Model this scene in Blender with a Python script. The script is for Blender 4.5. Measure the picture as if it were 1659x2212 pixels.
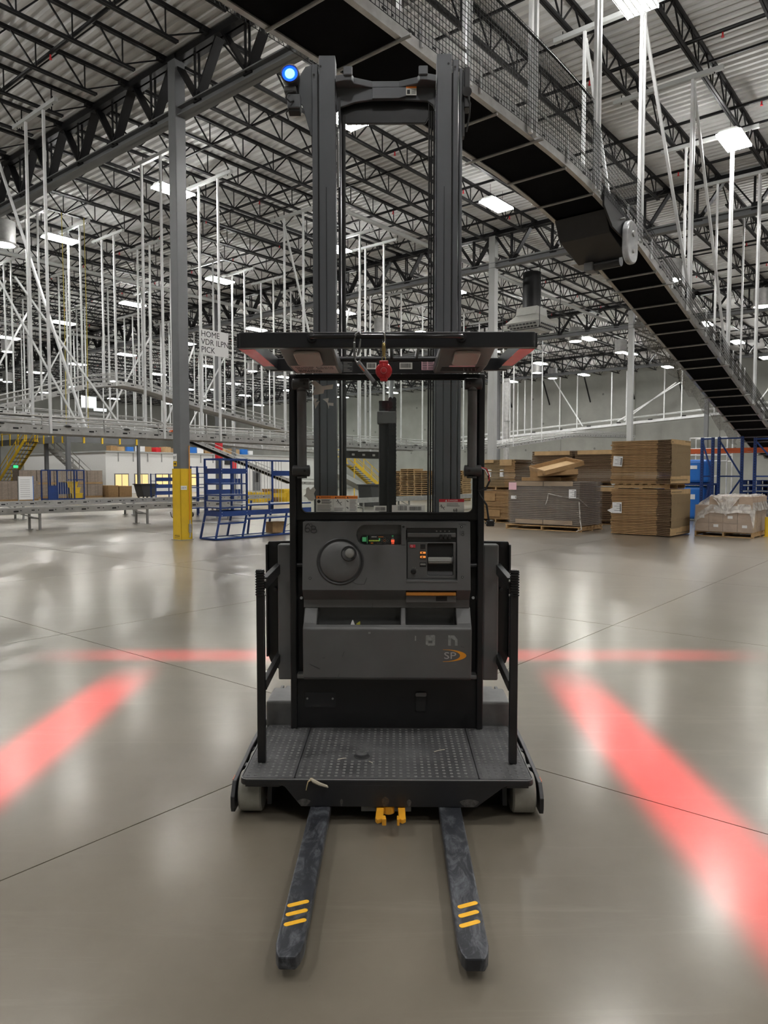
import bpy, bmesh, math, random
from mathutils import Vector, Matrix, Euler
random.seed(7)
SC = bpy.context.scene
COL = SC.collection
for o in list(bpy.data.objects): bpy.data.objects.remove(o)
R = math.radians
PI = math.pi

# ------------------------------------------------------------------ camera
FPX, CXP, CYP, CAMH = 1550.0, 829.5, 1106.0, 1.63
PITCH = math.atan(79 / 1550)
cam_d = bpy.data.cameras.new('camera')
cam = bpy.data.objects.new('camera', cam_d); COL.objects.link(cam)
cam.location = (0, 0, CAMH)
cam.rotation_euler = (PI / 2 - PITCH, 0, 0)
cam_d.sensor_fit = 'VERTICAL'; cam_d.sensor_height = 36.0
cam_d.lens = 36.0 * FPX / 2212.0
cam_d.clip_end = 300; cam_d.clip_start = 0.05
SC.camera = cam

# ------------------------------------------------------------------ world, exposure
SC.view_settings.view_transform = 'Standard'
SC.view_settings.look = 'None'
SC.view_settings.gamma = 1.0
SC.view_settings.use_curve_mapping = False
SC.view_settings.exposure = 0.9
wd = bpy.data.worlds.new('world'); SC.world = wd; wd.use_nodes = True
wd.node_tree.nodes['Background'].inputs[0].default_value = (0.86, 0.93, 1.0, 1)
wd.node_tree.nodes['Background'].inputs[1].default_value = 0.12
LAMP = 95.0          # radiance of the high bay lamps

# ------------------------------------------------------------------ frames
BROT = R(90 - 39.3)                       # the building stands turned to the camera
BU = Vector((math.cos(BROT), math.sin(BROT), 0)); BV = Vector((-math.sin(BROT), math.cos(BROT), 0))
def W(u, v, z=0.0): return BU * u + BV * v + Vector((0, 0, z))
_fw = Vector((0, math.cos(PITCH), -math.sin(PITCH))); _up = Vector((0, math.sin(PITCH), math.cos(PITCH)))
def px(p):
    q = Vector(p) - Vector((0, 0, CAMH)); d = q.dot(_fw)
    if d < 0.2: return None
    return (CXP + FPX * q.x / d, CYP - FPX * q.dot(_up) / d)
def inview(pts, m=260):
    for p in pts:
        s = px(p)
        if s and -m < s[0] < 1659 + m and -m < s[1] < 2212 + m: return True
    return False

# ------------------------------------------------------------------ materials
MATS = {}
def mat(name, col, rough=0.5, metal=0.0, var=0.0, scale=8.0, col2=None, bump=0.0, bscale=40.0, emit=None, estr=0.0,
        stretch=None, spec=0.5, detail=4.0, rvar=0.0, lo=0.35, hi=0.7):
    if name in MATS: return MATS[name]
    m = bpy.data.materials.new(name); m.use_nodes = True
    nt = m.node_tree; b = nt.nodes['Principled BSDF']
    b.inputs['Base Color'].default_value = (*col, 1)
    b.inputs['Roughness'].default_value = rough
    b.inputs['Metallic'].default_value = metal
    b.inputs['Specular IOR Level'].default_value = spec
    if emit:
        b.inputs['Emission Color'].default_value = (*emit, 1); b.inputs['Emission Strength'].default_value = estr
    if var or col2 or bump or rvar:
        tc = nt.nodes.new('ShaderNodeTexCoord'); mp = nt.nodes.new('ShaderNodeMapping')
        nt.links.new(tc.outputs['Object'], mp.inputs['Vector'])
        if stretch: mp.inputs['Scale'].default_value = stretch
    if var or col2 or rvar:
        n = nt.nodes.new('ShaderNodeTexNoise'); n.inputs['Scale'].default_value = scale; n.inputs['Detail'].default_value = detail
        n.inputs['Roughness'].default_value = 0.62
        nt.links.new(mp.outputs[0], n.inputs['Vector'])
        r = nt.nodes.new('ShaderNodeValToRGB')
        c2 = col2 if col2 else tuple(min(1, c * (1 + var)) for c in col)
        c1 = col if col2 else tuple(c * (1 - var) for c in col)
        r.color_ramp.elements[0].color = (*c1, 1); r.color_ramp.elements[1].color = (*c2, 1)
        r.color_ramp.elements[0].position = lo; r.color_ramp.elements[1].position = hi
        nt.links.new(n.outputs['Fac'], r.inputs['Fac'])
        nt.links.new(r.outputs[0], b.inputs['Base Color'])
        if rvar:
            mr = nt.nodes.new('ShaderNodeMapRange'); mr.inputs['To Min'].default_value = rough - rvar; mr.inputs['To Max'].default_value = rough + rvar
            nt.links.new(n.outputs['Fac'], mr.inputs['Value']); nt.links.new(mr.outputs[0], b.inputs['Roughness'])
    if bump:
        n2 = nt.nodes.new('ShaderNodeTexNoise'); n2.inputs['Scale'].default_value = bscale; n2.inputs['Detail'].default_value = 3
        nt.links.new(mp.outputs[0], n2.inputs['Vector'])
        bp = nt.nodes.new('ShaderNodeBump'); bp.inputs['Strength'].default_value = bump; bp.inputs['Distance'].default_value = 0.01
        nt.links.new(n2.outputs['Fac'], bp.inputs['Height']); nt.links.new(bp.outputs[0], b.inputs['Normal'])
    MATS[name] = m
    return m
def scratch(m, col=(0.3, 0.3, 0.31), scale=14.0, amount=0.62, stretch=(1, 1, 1), mixmax=0.7):
    """worn lighter scuffs over an existing material"""
    nt = m.node_tree; b = nt.nodes['Principled BSDF']
    tc = nt.nodes.new('ShaderNodeTexCoord'); mp = nt.nodes.new('ShaderNodeMapping'); mp.inputs['Scale'].default_value = stretch
    n = nt.nodes.new('ShaderNodeTexNoise'); n.inputs['Scale'].default_value = scale; n.inputs['Detail'].default_value = 9; n.inputs['Roughness'].default_value = 0.75
    n.inputs['Distortion'].default_value = 1.2
    r = nt.nodes.new('ShaderNodeValToRGB'); r.color_ramp.elements[0].position = amount; r.color_ramp.elements[1].position = min(1, amount + 0.2)
    r.color_ramp.elements[0].color = (0, 0, 0, 1); r.color_ramp.elements[1].color = (mixmax, mixmax, mixmax, 1)
    mx = nt.nodes.new('ShaderNodeMix'); mx.data_type = 'RGBA'
    old = b.inputs['Base Color']
    if old.is_linked: nt.links.new(old.links[0].from_socket, mx.inputs[6])
    else: mx.inputs[6].default_value = old.default_value
    mx.inputs[7].default_value = (*col, 1)
    nt.links.new(tc.outputs['Object'], mp.inputs['Vector']); nt.links.new(mp.outputs[0], n.inputs['Vector'])
    nt.links.new(n.outputs['Fac'], r.inputs['Fac']); nt.links.new(r.outputs[0], mx.inputs[0])
    nt.links.new(mx.outputs[2], b.inputs['Base Color'])
    return m

def floormat():
    """polished concrete: a clouded diffuse body under a thin sealer"""
    m = bpy.data.materials.new('polished_concrete'); m.use_nodes = True; nt = m.node_tree; nt.nodes.clear(); N = nt.nodes.new; K = nt.links.new
    out = N('ShaderNodeOutputMaterial'); tc = N('ShaderNodeTexCoord'); geo = N('ShaderNodeNewGeometry')
    def noise(scale, det, vec, rough=0.6, dist=0.0):
        n = N('ShaderNodeTexNoise'); n.inputs['Scale'].default_value = scale; n.inputs['Detail'].default_value = det; n.inputs['Roughness'].default_value = rough; n.inputs['Distortion'].default_value = dist
        K(vec, n.inputs['Vector']); return n.outputs['Fac']
    def ramp(f, p0, p1, c0, c1):
        r = N('ShaderNodeValToRGB'); e = r.color_ramp.elements; e[0].position = p0; e[1].position = p1; e[0].color = (*c0, 1); e[1].color = (*c1, 1); K(f, r.inputs[0]); return r.outputs[0]
    pos = geo.outputs['Position']
    base = ramp(noise(0.55, 9, pos, 0.65), 0.32, 0.7, (0.128, 0.110, 0.083), (0.185, 0.163, 0.128))
    mp = N('ShaderNodeMapping'); mp.inputs['Rotation'].default_value = (0, 0, -0.9); mp.inputs['Scale'].default_value = (0.35, 5.0, 1); K(pos, mp.inputs[0])
    streak = ramp(noise(1.3, 8, mp.outputs[0], 0.7, 0.6), 0.56, 0.78, (0, 0, 0), (0.35, 0.35, 0.35))
    mx = N('ShaderNodeMix'); mx.data_type = 'RGBA'; K(streak, mx.inputs[0]); K(base, mx.inputs[6]); mx.inputs[7].default_value = (0.27, 0.245, 0.2, 1)
    sp = ramp(noise(45, 3, pos), 0.72, 0.78, (0, 0, 0), (0.5, 0.5, 0.5))
    mx2 = N('ShaderNodeMix'); mx2.data_type = 'RGBA'; K(sp, mx2.inputs[0]); K(mx.outputs[2], mx2.inputs[6]); mx2.inputs[7].default_value = (0.09, 0.08, 0.065, 1)
    d = N('ShaderNodeBsdfDiffuse'); K(mx2.outputs[2], d.inputs[0])
    g = N('ShaderNodeBsdfGlossy'); g.inputs['Roughness'].default_value = 0.278; g.inputs['Color'].default_value = (0.95, 0.94, 0.9, 1)
    g2 = N('ShaderNodeBsdfGlossy'); g2.inputs['Roughness'].default_value = 0.18; g2.inputs['Color'].default_value = (0.95, 0.94, 0.9, 1)
    gm_ = N('ShaderNodeMixShader'); gm_.inputs[0].default_value = 0.4; K(g.outputs[0], gm_.inputs[1]); K(g2.outputs[0], gm_.inputs[2])
    fr = N('ShaderNodeFresnel'); fr.inputs[0].default_value = 1.47
    mn = N('ShaderNodeMath'); mn.operation = 'MINIMUM'; mn.inputs[1].default_value = 0.6; K(fr.outputs[0], mn.inputs[0])
    ms = N('ShaderNodeMixShader'); K(mn.outputs[0], ms.inputs[0]); K(d.outputs[0], ms.inputs[1]); K(gm_.outputs[0], ms.inputs[2]); K(ms.outputs[0], out.inputs[0])
    return m
M_floor = floormat()
M_gap = mat('joint_filler', (0.09, 0.08, 0.07), 0.9)
M_deck = mat('painted_steel_deck', (0.66, 0.655, 0.645), 0.6, 0, var=0.05, scale=0.6)
M_joist = mat('dark_joist_steel', (0.007, 0.007, 0.008), 0.5, 0.0, var=0.2, scale=2, spec=0.3)
M_grey = mat('grey_painted_steel', (0.15, 0.155, 0.16), 0.45, 0, var=0.08, scale=1.5)
M_lgrey = mat('light_grey_paint', (0.42, 0.43, 0.42), 0.5, 0, var=0.05, scale=1.2)
M_strut = mat('galvanised_strut', (0.74, 0.75, 0.75), 0.38, 0.2, var=0.1, scale=3)
M_galv = mat('galvanised_sheet', (0.5, 0.5, 0.49), 0.35, 0.5, var=0.15, scale=5)
M_galvd = mat('dull_galvanised', (0.36, 0.36, 0.35), 0.45, 0.35, var=0.15, scale=5)
M_slot = mat('dark_slot', (0.015, 0.015, 0.015), 0.8)
M_belt = mat('black_belt', (0.003, 0.003, 0.004), 0.9, 0, var=0.2, scale=3, spec=0.1)
M_conc = mat('tilt_up_concrete', (0.27, 0.275, 0.25), 0.8, 0, scale=0.35, col2=(0.36, 0.36, 0.33), detail=7, bump=0.1, bscale=6)
M_white = mat('white_painted_wall', (0.8, 0.8, 0.78), 0.7, 0, var=0.02)
M_yellow = mat('safety_yellow', (0.72, 0.47, 0.02), 0.42, 0, var=0.06, scale=3)
M_red = mat('safety_red', (0.6, 0.02, 0.03), 0.45)
M_blue = mat('blue_rack_paint', (0.011, 0.04, 0.17), 0.38, 0, var=0.15, scale=4)
M_orange = mat('orange_rack_paint', (0.62, 0.11, 0.02), 0.45)
M_lamp = mat('lamp_tube', (1, 1, 1), 0.5, emit=(1.0, 0.985, 0.955), estr=LAMP)
M_ceilfill = mat('ceiling_fill_glow', (1, 1, 1), 0.5, emit=(1.0, 0.985, 0.955), estr=LAMP * 1.05)  # added glow that brightens the roof deck, not part of the real lamps
M_lampround = mat('round_lamp_lens', (1, 1, 1), 0.5, emit=(1.0, 0.99, 0.96), estr=LAMP * 0.45)
M_lens = mat('lamp_reflector', (0.8, 0.8, 0.8), 0.2, 0.8)
M_card = mat('cardboard', (0.32, 0.195, 0.088), 0.85, 0, var=0.14, scale=6)
M_cardlt = mat('light_cardboard', (0.46, 0.31, 0.155), 0.85, 0, var=0.1, scale=5)
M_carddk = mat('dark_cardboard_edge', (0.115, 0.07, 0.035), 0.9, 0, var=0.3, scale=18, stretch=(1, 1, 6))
M_cardend = mat('corrugated_end', (0.235, 0.165, 0.085), 0.9, 0, var=0.25, scale=20, stretch=(1, 1, 8))
M_wood = mat('pallet_wood', (0.42, 0.27, 0.125), 0.8, 0, var=0.25, scale=7, stretch=(1, 6, 6))
M_paper = mat('white_paper', (0.8, 0.8, 0.8), 0.7)
M_pink = mat('pink_paper', (0.75, 0.45, 0.52), 0.7)
M_ink = mat('black_ink', (0.012, 0.012, 0.014), 0.6)
M_greyink = mat('grey_print', (0.18, 0.18, 0.18), 0.7)
# truck
M_plastic = mat('charcoal_plastic', (0.1, 0.1, 0.1), 0.42, 0, var=0.08, scale=5, bump=0.08, bscale=600)
M_plasticdk = mat('dark_plastic', (0.034, 0.034, 0.035), 0.5)
M_black = mat('black_powder_coat', (0.0085, 0.0085, 0.0095), 0.42, 0, var=0.15, scale=4)
M_blacksteel = mat('black_steel', (0.014, 0.0145, 0.017), 0.35, 0.0, var=0.15, scale=6)
M_mast = mat('mast_steel', (0.1, 0.105, 0.115), 0.42, 0.2, var=0.1, scale=3, stretch=(1, 1, .3))
M_fork = mat('fork_steel', (0.022, 0.024, 0.03), 0.45, 0.2, var=0.3, scale=9)
scratch(M_fork, (0.2, 0.21, 0.23), 11, 0.47, (1.6, 0.6, 1), 0.6)
M_mat = mat('rubber_mat', (0.035, 0.035, 0.037), 0.7, 0, col2=(0.085, 0.085, 0.088), scale=4.5, detail=8)
scratch(M_mat, (0.2, 0.19, 0.18), 3.5, 0.58, (1, 1, 1), 0.45)
M_dot = mat('worn_rubber_dot', (0.15, 0.148, 0.145), 0.7, 0, col2=(0.06, 0.06, 0.062), scale=4, detail=5)
M_wheel = mat('polyurethane_wheel', (0.26, 0.25, 0.22), 0.5, 0, var=0.15, scale=8)
M_pad = mat('grey_side_pad', (0.105, 0.105, 0.104), 0.5, 0, var=0.08, scale=4)
M_base = mat('dusty_grey_cover', (0.075, 0.075, 0.075), 0.5, 0, col2=(0.13, 0.13, 0.125), scale=6)
M_chrome = mat('chrome', (0.75, 0.75, 0.77), 0.12, 1.0)
M_hook = mat('dark_plated_hook', (0.32, 0.32, 0.33), 0.25, 1.0)
M_brass = mat('brass_swivel', (0.42, 0.33, 0.14), 0.3, 1.0)
M_amber = mat('amber_paint', (0.72, 0.33, 0.02), 0.42, 0, var=0.1, scale=9)
scratch(M_amber, (0.06, 0.05, 0.04), 22, 0.66, (1, 1, 1), 0.8)
M_decal = mat('yellow_decal', (0.85, 0.45, 0.02), 0.45, 0, var=0.06, scale=30)
M_orangepl = mat('orange_plastic', (0.55, 0.22, 0.03), 0.4)
M_redpl = mat('red_plastic_case', (0.42, 0.02, 0.025), 0.32, 0, var=0.06)
M_redtape = mat('red_reflective_tape', (1.0, 0.0, 0.025), 0.25)
M_lenswhite = mat('frosted_lens', (0.42, 0.37, 0.34), 0.35)
M_greyknob = mat('grey_knob', (0.23, 0.23, 0.215), 0.5)
M_orangehdr = mat('orange_label_band', (0.9, 0.25, 0.03), 0.5)
M_dangerred = mat('red_label_band', (0.6, 0.03, 0.05), 0.5)
M_label = mat('label_paper', (0.66, 0.66, 0.62), 0.55)
M_green = mat('green_indicator', (0.1, 0.3, 0.15), 0.4, emit=(0.15, 1, 0.35), estr=0.06)
M_lime = mat('lime_indicator', (0.5, 0.6, 0.1), 0.4, emit=(0.7, 1, 0.1), estr=0.1)
M_redled = mat('red_indicator', (0.8, 0.1, 0.05), 0.4, emit=(1, 0.12, 0.05), estr=0.35)
M_ambled = mat('amber_button', (0.9, 0.35, 0.08), 0.4, emit=(1, 0.3, 0.06), estr=0.3)
M_bluelens = mat('blue_lamp_lens', (0.05, 0.2, 1), 0.2, emit=(0.0, 0.03, 1.0), estr=2.5)
M_bluecore = mat('blue_lamp_core', (0.3, 0.9, 1), 0.2, emit=(0.12, 0.62, 1.0), estr=2.2)
M_winlit = mat('lit_office_window', (0.8, 0.6, 0.3), 0.5, emit=(1.0, 0.68, 0.26), estr=0.4)
M_skylit = mat('daylight_panel', (0.9, 0.95, 0.98), 0.5, emit=(0.85, 0.97, 1.0), estr=0.6)
M_exitgreen = mat('green_exit_light', (0.05, 0.6, 0.2), 0.4, emit=(0.05, 1, 0.3), estr=0.5)
M_glossblue = mat('blue_plastic', (0.02, 0.16, 0.55), 0.35)
M_hvac = mat('painted_duct', (0.36, 0.36, 0.33), 0.5, 0, var=0.05)

def glassmat(name, tint=(0.93, 0.95, 0.94), refl=0.06, rough=0.02, film=0.0):
    m = bpy.data.materials.new(name); m.use_nodes = True; nt = m.node_tree; nt.nodes.clear()
    o = nt.nodes.new('ShaderNodeOutputMaterial'); t = nt.nodes.new('ShaderNodeBsdfTransparent'); g = nt.nodes.new('ShaderNodeBsdfGlossy')
    t.inputs[0].default_value = (*tint, 1); g.inputs['Roughness'].default_value = rough
    f = nt.nodes.new('ShaderNodeFresnel'); f.inputs[0].default_value = 1.45
    mx = nt.nodes.new('ShaderNodeMixShader')
    nt.links.new(f.outputs[0], mx.inputs[0]); nt.links.new(t.outputs[0], mx.inputs[1]); nt.links.new(g.outputs[0], mx.inputs[2])
    nt.links.new(mx.outputs[0], o.inputs[0])
    return m
M_glass = glassmat('clear_polycarbonate')
def filmmat(name, col, alpha=0.35, rough=0.25, scale=3.0, stretch=(1, 1, 1)):
    """cling film: partly see-through, glossy, cloudy in streaks"""
    m = bpy.data.materials.new(name); m.use_nodes = True; nt = m.node_tree; b = nt.nodes['Principled BSDF']
    b.inputs['Base Color'].default_value = (*col, 1); b.inputs['Roughness'].default_value = rough
    tc = nt.nodes.new('ShaderNodeTexCoord'); mp = nt.nodes.new('ShaderNodeMapping'); mp.inputs['Scale'].default_value = stretch
    n = nt.nodes.new('ShaderNodeTexNoise'); n.inputs['Scale'].default_value = scale; n.inputs['Detail'].default_value = 6; n.inputs['Distortion'].default_value = 1.0
    mr = nt.nodes.new('ShaderNodeMapRange'); mr.inputs['From Min'].default_value = 0.3; mr.inputs['From Max'].default_value = 0.7
    mr.inputs['To Min'].default_value = alpha * 0.4; mr.inputs['To Max'].default_value = min(1, alpha * 1.7)
    nt.links.new(tc.outputs['Object'], mp.inputs[0]); nt.links.new(mp.outputs[0], n.inputs['Vector']); nt.links.new(n.outputs['Fac'], mr.inputs['Value'])
    nt.links.new(mr.outputs[0], b.inputs['Alpha'])
    bp = nt.nodes.new('ShaderNodeBump'); bp.inputs['Strength'].default_value = 0.5; bp.inputs['Distance'].default_value = 0.03
    nt.links.new(n.outputs['Fac'], bp.inputs['Height']); nt.links.new(bp.outputs[0], b.inputs['Normal'])
    return m
M_film = filmmat('stretch_film', (0.4, 0.385, 0.37), 0.14, 0.14, 2.5, (1, 1, 4))
M_filmw = filmmat('loose_stretch_film', (0.75, 0.72, 0.68), 0.5, 0.2, 5)

# ------------------------------------------------------------------ mesh builder
class MB:
    def __init__(s): s.v = []; s.f = []
    def add(s, vs, fs):
        k = len(s.v); s.v += [tuple(p) for p in vs]; s.f += [tuple(i + k for i in f) for f in fs]; return s
    def box(s, x0, x1, y0, y1, z0, z1):
        return s.add([(x0, y0, z0), (x1, y0, z0), (x1, y1, z0), (x0, y1, z0), (x0, y0, z1), (x1, y0, z1), (x1, y1, z1), (x0, y1, z1)],
                     [(3, 2, 1, 0), (4, 5, 6, 7), (0, 1, 5, 4), (1, 2, 6, 5), (2, 3, 7, 6), (3, 0, 4, 7)])
    def bar(s, p, q, w, h, up=(0, 0, 1)):
        p = Vector(p); q = Vector(q); d = (q - p).normalized(); u = Vector(up)
        if abs(d.dot(u)) > 0.98: u = Vector((0, 1, 0))
        a = d.cross(u).normalized(); b = a.cross(d).normalized()
        c = [(-w / 2, -h / 2), (w / 2, -h / 2), (w / 2, h / 2), (-w / 2, h / 2)]
        vs = [p + a * i + b * j for i, j in c] + [q + a * i + b * j for i, j in c]
        return s.add(vs, [(0, 1, 2, 3), (7, 6, 5, 4), (1, 0, 4, 5), (2, 1, 5, 6), (3, 2, 6, 7), (0, 3, 7, 4)])
    def tube(s, pts, r, n=10, cap=True):
        pts = [Vector(p) for p in pts]; k = len(pts); rs = r if isinstance(r, (list, tuple)) else [r] * k
        vs = []; ref = None
        for i, p in enumerate(pts):
            d = (pts[min(i + 1, k - 1)] - pts[max(i - 1, 0)]).normalized()
            if ref is None:
                ref = Vector((0, 0, 1)) if abs(d.z) < 0.9 else Vector((1, 0, 0))
            a = d.cross(ref)
            if a.length < 1e-4: a = d.cross(Vector((0.3, 1, 0.2)))
            a.normalize(); b = a.cross(d); ref = b
            vs += [p + (a * math.cos(2 * PI * j / n) + b * math.sin(2 * PI * j / n)) * rs[i] for j in range(n)]
        fs = [(i * n + j, (i + 1) * n + j, (i + 1) * n + (j + 1) % n, i * n + (j + 1) % n) for i in range(k - 1) for j in range(n)]
        if cap: fs += [tuple(range(n)), tuple((k - 1) * n + j for j in reversed(range(n)))]
        return s.add(vs, fs)
    def prism(s, poly, a, b, axis='x'):
        """poly in the two other axes (x: y,z / y: x,z / z: x,y) extruded from a to b"""
        n = len(poly)
        def P(t, c):
            if axis == 'x': return (c, t[0], t[1])
            if axis == 'y': return (t[0], c, t[1])
            return (t[0], t[1], c)
        vs = [P(t, a) for t in poly] + [P(t, b) for t in poly]
        fs = [tuple(range(n)), tuple(reversed(range(n, 2 * n)))] + [(i, (i + 1) % n, n + (i + 1) % n, n + i) for i in range(n)]
        return s.add(vs, fs)
    def lathe(s, prof, n=24, c=(0, 0, 0), axis='z'):
        """prof: (radius, height) list"""
        vs = []
        for r, h in prof:
            for j in range(n):
                x, y = r * math.cos(2 * PI * j / n), r * math.sin(2 * PI * j / n)
                p = (x, y, h) if axis == 'z' else ((h, x, y) if axis == 'x' else (x, h, y))
                vs.append((p[0] + c[0], p[1] + c[1], p[2] + c[2]))
        k = len(prof)
        fs = [(i * n + j, i * n + (j + 1) % n, (i + 1) * n + (j + 1) % n, (i + 1) * n + j) for i in range(k - 1) for j in range(n)]
        fs += [tuple(reversed(range(n))), tuple((k - 1) * n + j for j in range(n))]
        return s.add(vs, fs)
    def quad(s, *p): return s.add(p, [tuple(range(len(p)))])
    def xf(s, M):
        s.v = [tuple(M @ Vector(p)) for p in s.v]; return s
    def mesh(s, name, m, smooth=False):
        me = bpy.data.meshes.new(name); me.from_pydata(s.v, [], s.f)
        bm = bmesh.new(); bm.from_mesh(me); bmesh.ops.recalc_face_normals(bm, faces=bm.faces); bm.to_mesh(me); bm.free()
        if m: me.materials.append(m)
        if smooth:
            for p in me.polygons: p.use_smooth = True
            try: me.set_sharp_from_angle(angle=R(40))
            except Exception: pass
        return me
    def build(s, name, m, parent=None, loc=(0, 0, 0), rz=0.0, smooth=False, bevel=0.0, kind=None, label=None, seg=2):
        o = bpy.data.objects.new(name, s.mesh(name, m, smooth)); COL.objects.link(o)
        o.location = loc; o.rotation_euler = (0, 0, rz)
        if parent: o.parent = parent
        if bevel:
            b = o.modifiers.new('bevel', 'BEVEL'); b.width = bevel; b.segments = seg; b.limit_method = 'ANGLE'; b.angle_limit = R(35)
            b.harden_normals = False
        if kind: o['kind'] = kind
        if label: o['label'] = label
        return o
def tag(o, label=None, cat=None, group=None, kind=None):
    if label: o['label'] = label
    if cat: o['category'] = cat
    if group: o['group'] = group
    if kind: o['kind'] = kind
    return o
def thing(name, label, cat, loc=(0, 0, 0), rz=0.0, group=None):
    o = bpy.data.objects.new(name, None); COL.objects.link(o); o.location = loc; o.rotation_euler = (0, 0, rz); o.empty_display_size = 0.1
    return tag(o, label, cat, group)
def inst(me, name, parent=None, loc=(0, 0, 0), rot=(0, 0, 0)):
    o = bpy.data.objects.new(name, me); COL.objects.link(o); o.location = loc; o.rotation_euler = rot
    if parent: o.parent = parent
    return o
def dup(root, loc, rz=None, label=None, group=None):
    r = root.copy(); COL.objects.link(r); r.location = loc
    if rz is not None: r.rotation_euler = (0, 0, rz)
    if label: r['label'] = label
    if group: r['group'] = group
    for ch in list(root.children):
        c = ch.copy(); COL.objects.link(c); c.parent = r
        for g in list(ch.children):
            d = g.copy(); COL.objects.link(d); d.parent = c
    return r
def cut(o, mb):
    """carve the shape in mb out of mesh object o"""
    c = bpy.data.objects.new('cutter', mb.mesh('cutter', None)); COL.objects.link(c); c.matrix_world = Matrix.Identity(4)
    par = o.parent; o.parent = None
    m = o.modifiers.new('cut', 'BOOLEAN'); m.object = c; m.operation = 'DIFFERENCE'; m.solver = 'EXACT'
    bpy.context.view_layer.update()
    dg = bpy.context.evaluated_depsgraph_get(); new = bpy.data.meshes.new_from_object(o.evaluated_get(dg))
    o.modifiers.clear(); old = o.data; o.data = new; new.name = old.name
    if not new.materials: new.materials.append(old.materials[0])
    bpy.data.objects.remove(c); o.parent = par
    return o
def bevel(o, w, seg=2):
    b = o.modifiers.new('bevel', 'BEVEL'); b.width = w; b.segments = seg; b.limit_method = 'ANGLE'; b.angle_limit = R(35); return o
def rrect(x0, x1, y0, y1, r, n=5):
    pts = []
    for cx, cy, a0 in ((x1 - r, y1 - r, 0), (x0 + r, y1 - r, 90), (x0 + r, y0 + r, 180), (x1 - r, y0 + r, 270)):
        for i in range(n + 1):
            a = R(a0 + 90 * i / n); pts.append((cx + r * math.cos(a), cy + r * math.sin(a)))
    return pts
def text(s, size, m, name, parent, loc, rot=(PI / 2, 0, 0), ext=0.0006, align='LEFT', sx=1.0, label=None, fit=None):
    """flat lettering as a thin mesh"""
    c = bpy.data.curves.new('lettering', 'FONT'); c.body = s; c.size = size; c.extrude = ext; c.align_x = align; c.resolution_u = 3
    t = bpy.data.objects.new('lettering_tmp', c); COL.objects.link(t)
    bpy.context.view_layer.update()
    me = bpy.data.meshes.new_from_object(t.evaluated_get(bpy.context.evaluated_depsgraph_get()))
    bpy.data.objects.remove(t); bpy.data.curves.remove(c)
    me.materials.clear(); me.materials.append(m); me.name = name
    if fit: sx = fit / max(v.co.x for v in me.vertices)
    o = bpy.data.objects.new(name, me); COL.objects.link(o); o.location = loc; o.rotation_euler = rot; o.scale = (sx, 1, 1)
    if parent: o.parent = parent
    if label: o['label'] = label
    return o
# ------------------------------------------------------------------ floor slabs
U0, U1, V0, V1 = -13.0, 68.6, -16.0, 92.0
fl = MB().box(U0, U1, V0, V1, -0.3, -0.02).build('floor', M_gap, rz=BROT, kind='structure')
DU, DV = 4.0, 4.21
slab = MB().box(0, DU - 0.007, 0, DV - 0.007, -0.15, 0.0).mesh('slab', M_floor)
rest = MB(); cells = []
for i in range(-5, 17):
    for j in range(-5, 22):
        u = 3.57 + DU * i; v = 2.975 + DV * j
        if u < U0 - 4 or u > U1 or v < V0 - 4 or v > V1: continue
        vis = inview([W(u + a * DU / 2, v + b * DV / 2) for a in range(3) for b in range(3)], 0)
        cells.append((0 if vis else 1, W(u + DU / 2, v + DV / 2).length, u, v))
cells.sort()
for k, (out_, d_, u, v) in enumerate(cells):
    if k < 280 and not out_: inst(slab, 'slab', fl, (u + 0.003, v + 0.003, 0))
    else: rest.box(u + 0.003, u + DU - 0.004, v + 0.003, v + DV - 0.004, -0.15, 0.0)
rest.build('slab_field', M_floor, fl, kind='stuff')

# ------------------------------------------------------------------ roof
ZD = 12.0
GIRD = [-5.15, 10.9, 27.05, 43.12, 59.2]
prof = []
x = U0; P_ = 0.26
while x < U1 + 0.3:
    prof += [(x, ZD), (x + 0.10, ZD), (x + 0.125, ZD + 0.075), (x + 0.235, ZD + 0.075)]; x += P_
mb = MB(); n = len(prof)
mb.v = [(a, V0, b) for a, b in prof] + [(a, V1, b) for a, b in prof]
mb.f = [(i, i + 1, n + i + 1, n + i) for i in range(n - 1)]
ceil = mb.build('ceiling', M_deck, rz=BROT, kind='structure')
lid = MB().box(U0, U1, V0, V1, ZD + 0.12, ZD + 0.25).build('roof_slab', M_conc, ceil)

JV = [5.36 + 1.745 * k for k in range(-10, 48)]
def joist_meshes(L):
    top = MB(); bot = MB(); web = MB()
    for s in (-1, 1):
        top.box(0.02, L - 0.02, s * 0.03 - 0.024, s * 0.03 + 0.024, -0.075, 0.0)
        bot.box(1.0, L - 1.0, s * 0.033 - 0.024, s * 0.033 + 0.024, -0.71, -0.655)
    nb = max(2, round((L - 2.6) / 1.27)); st = (L - 2.6) / nb
    xs = [1.3 + st * i for i in range(nb + 1)]
    for i, xx in enumerate(xs):
        web.bar((xx, 0, -0.68), (xx, 0, -0.06), 0.026, 0.026)
        if i < nb:
            m_ = xx + st / 2
            web.bar((xx + 0.02, 0, -0.68), (m_ - 0.03, 0, -0.05), 0.034, 0.034); web.bar((m_ + 0.03, 0, -0.05), (xx + st - 0.02, 0, -0.68), 0.034, 0.034)
    web.bar((xs[0], 0, -0.68), (0.25, 0, -0.12), 0.032, 0.032); web.bar((xs[-1], 0, -0.68), (L - 0.25, 0, -0.12), 0.032, 0.032)
    top.box(0.0, 0.35, -0.07, 0.07, -0.15, -0.07); top.box(L - 0.35, L, -0.07, 0.07, -0.15, -0.07)
    return top.mesh('top_chord', M_joist), bot.mesh('bottom_chord', M_joist), web.mesh('web_bars', M_joist)
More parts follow.
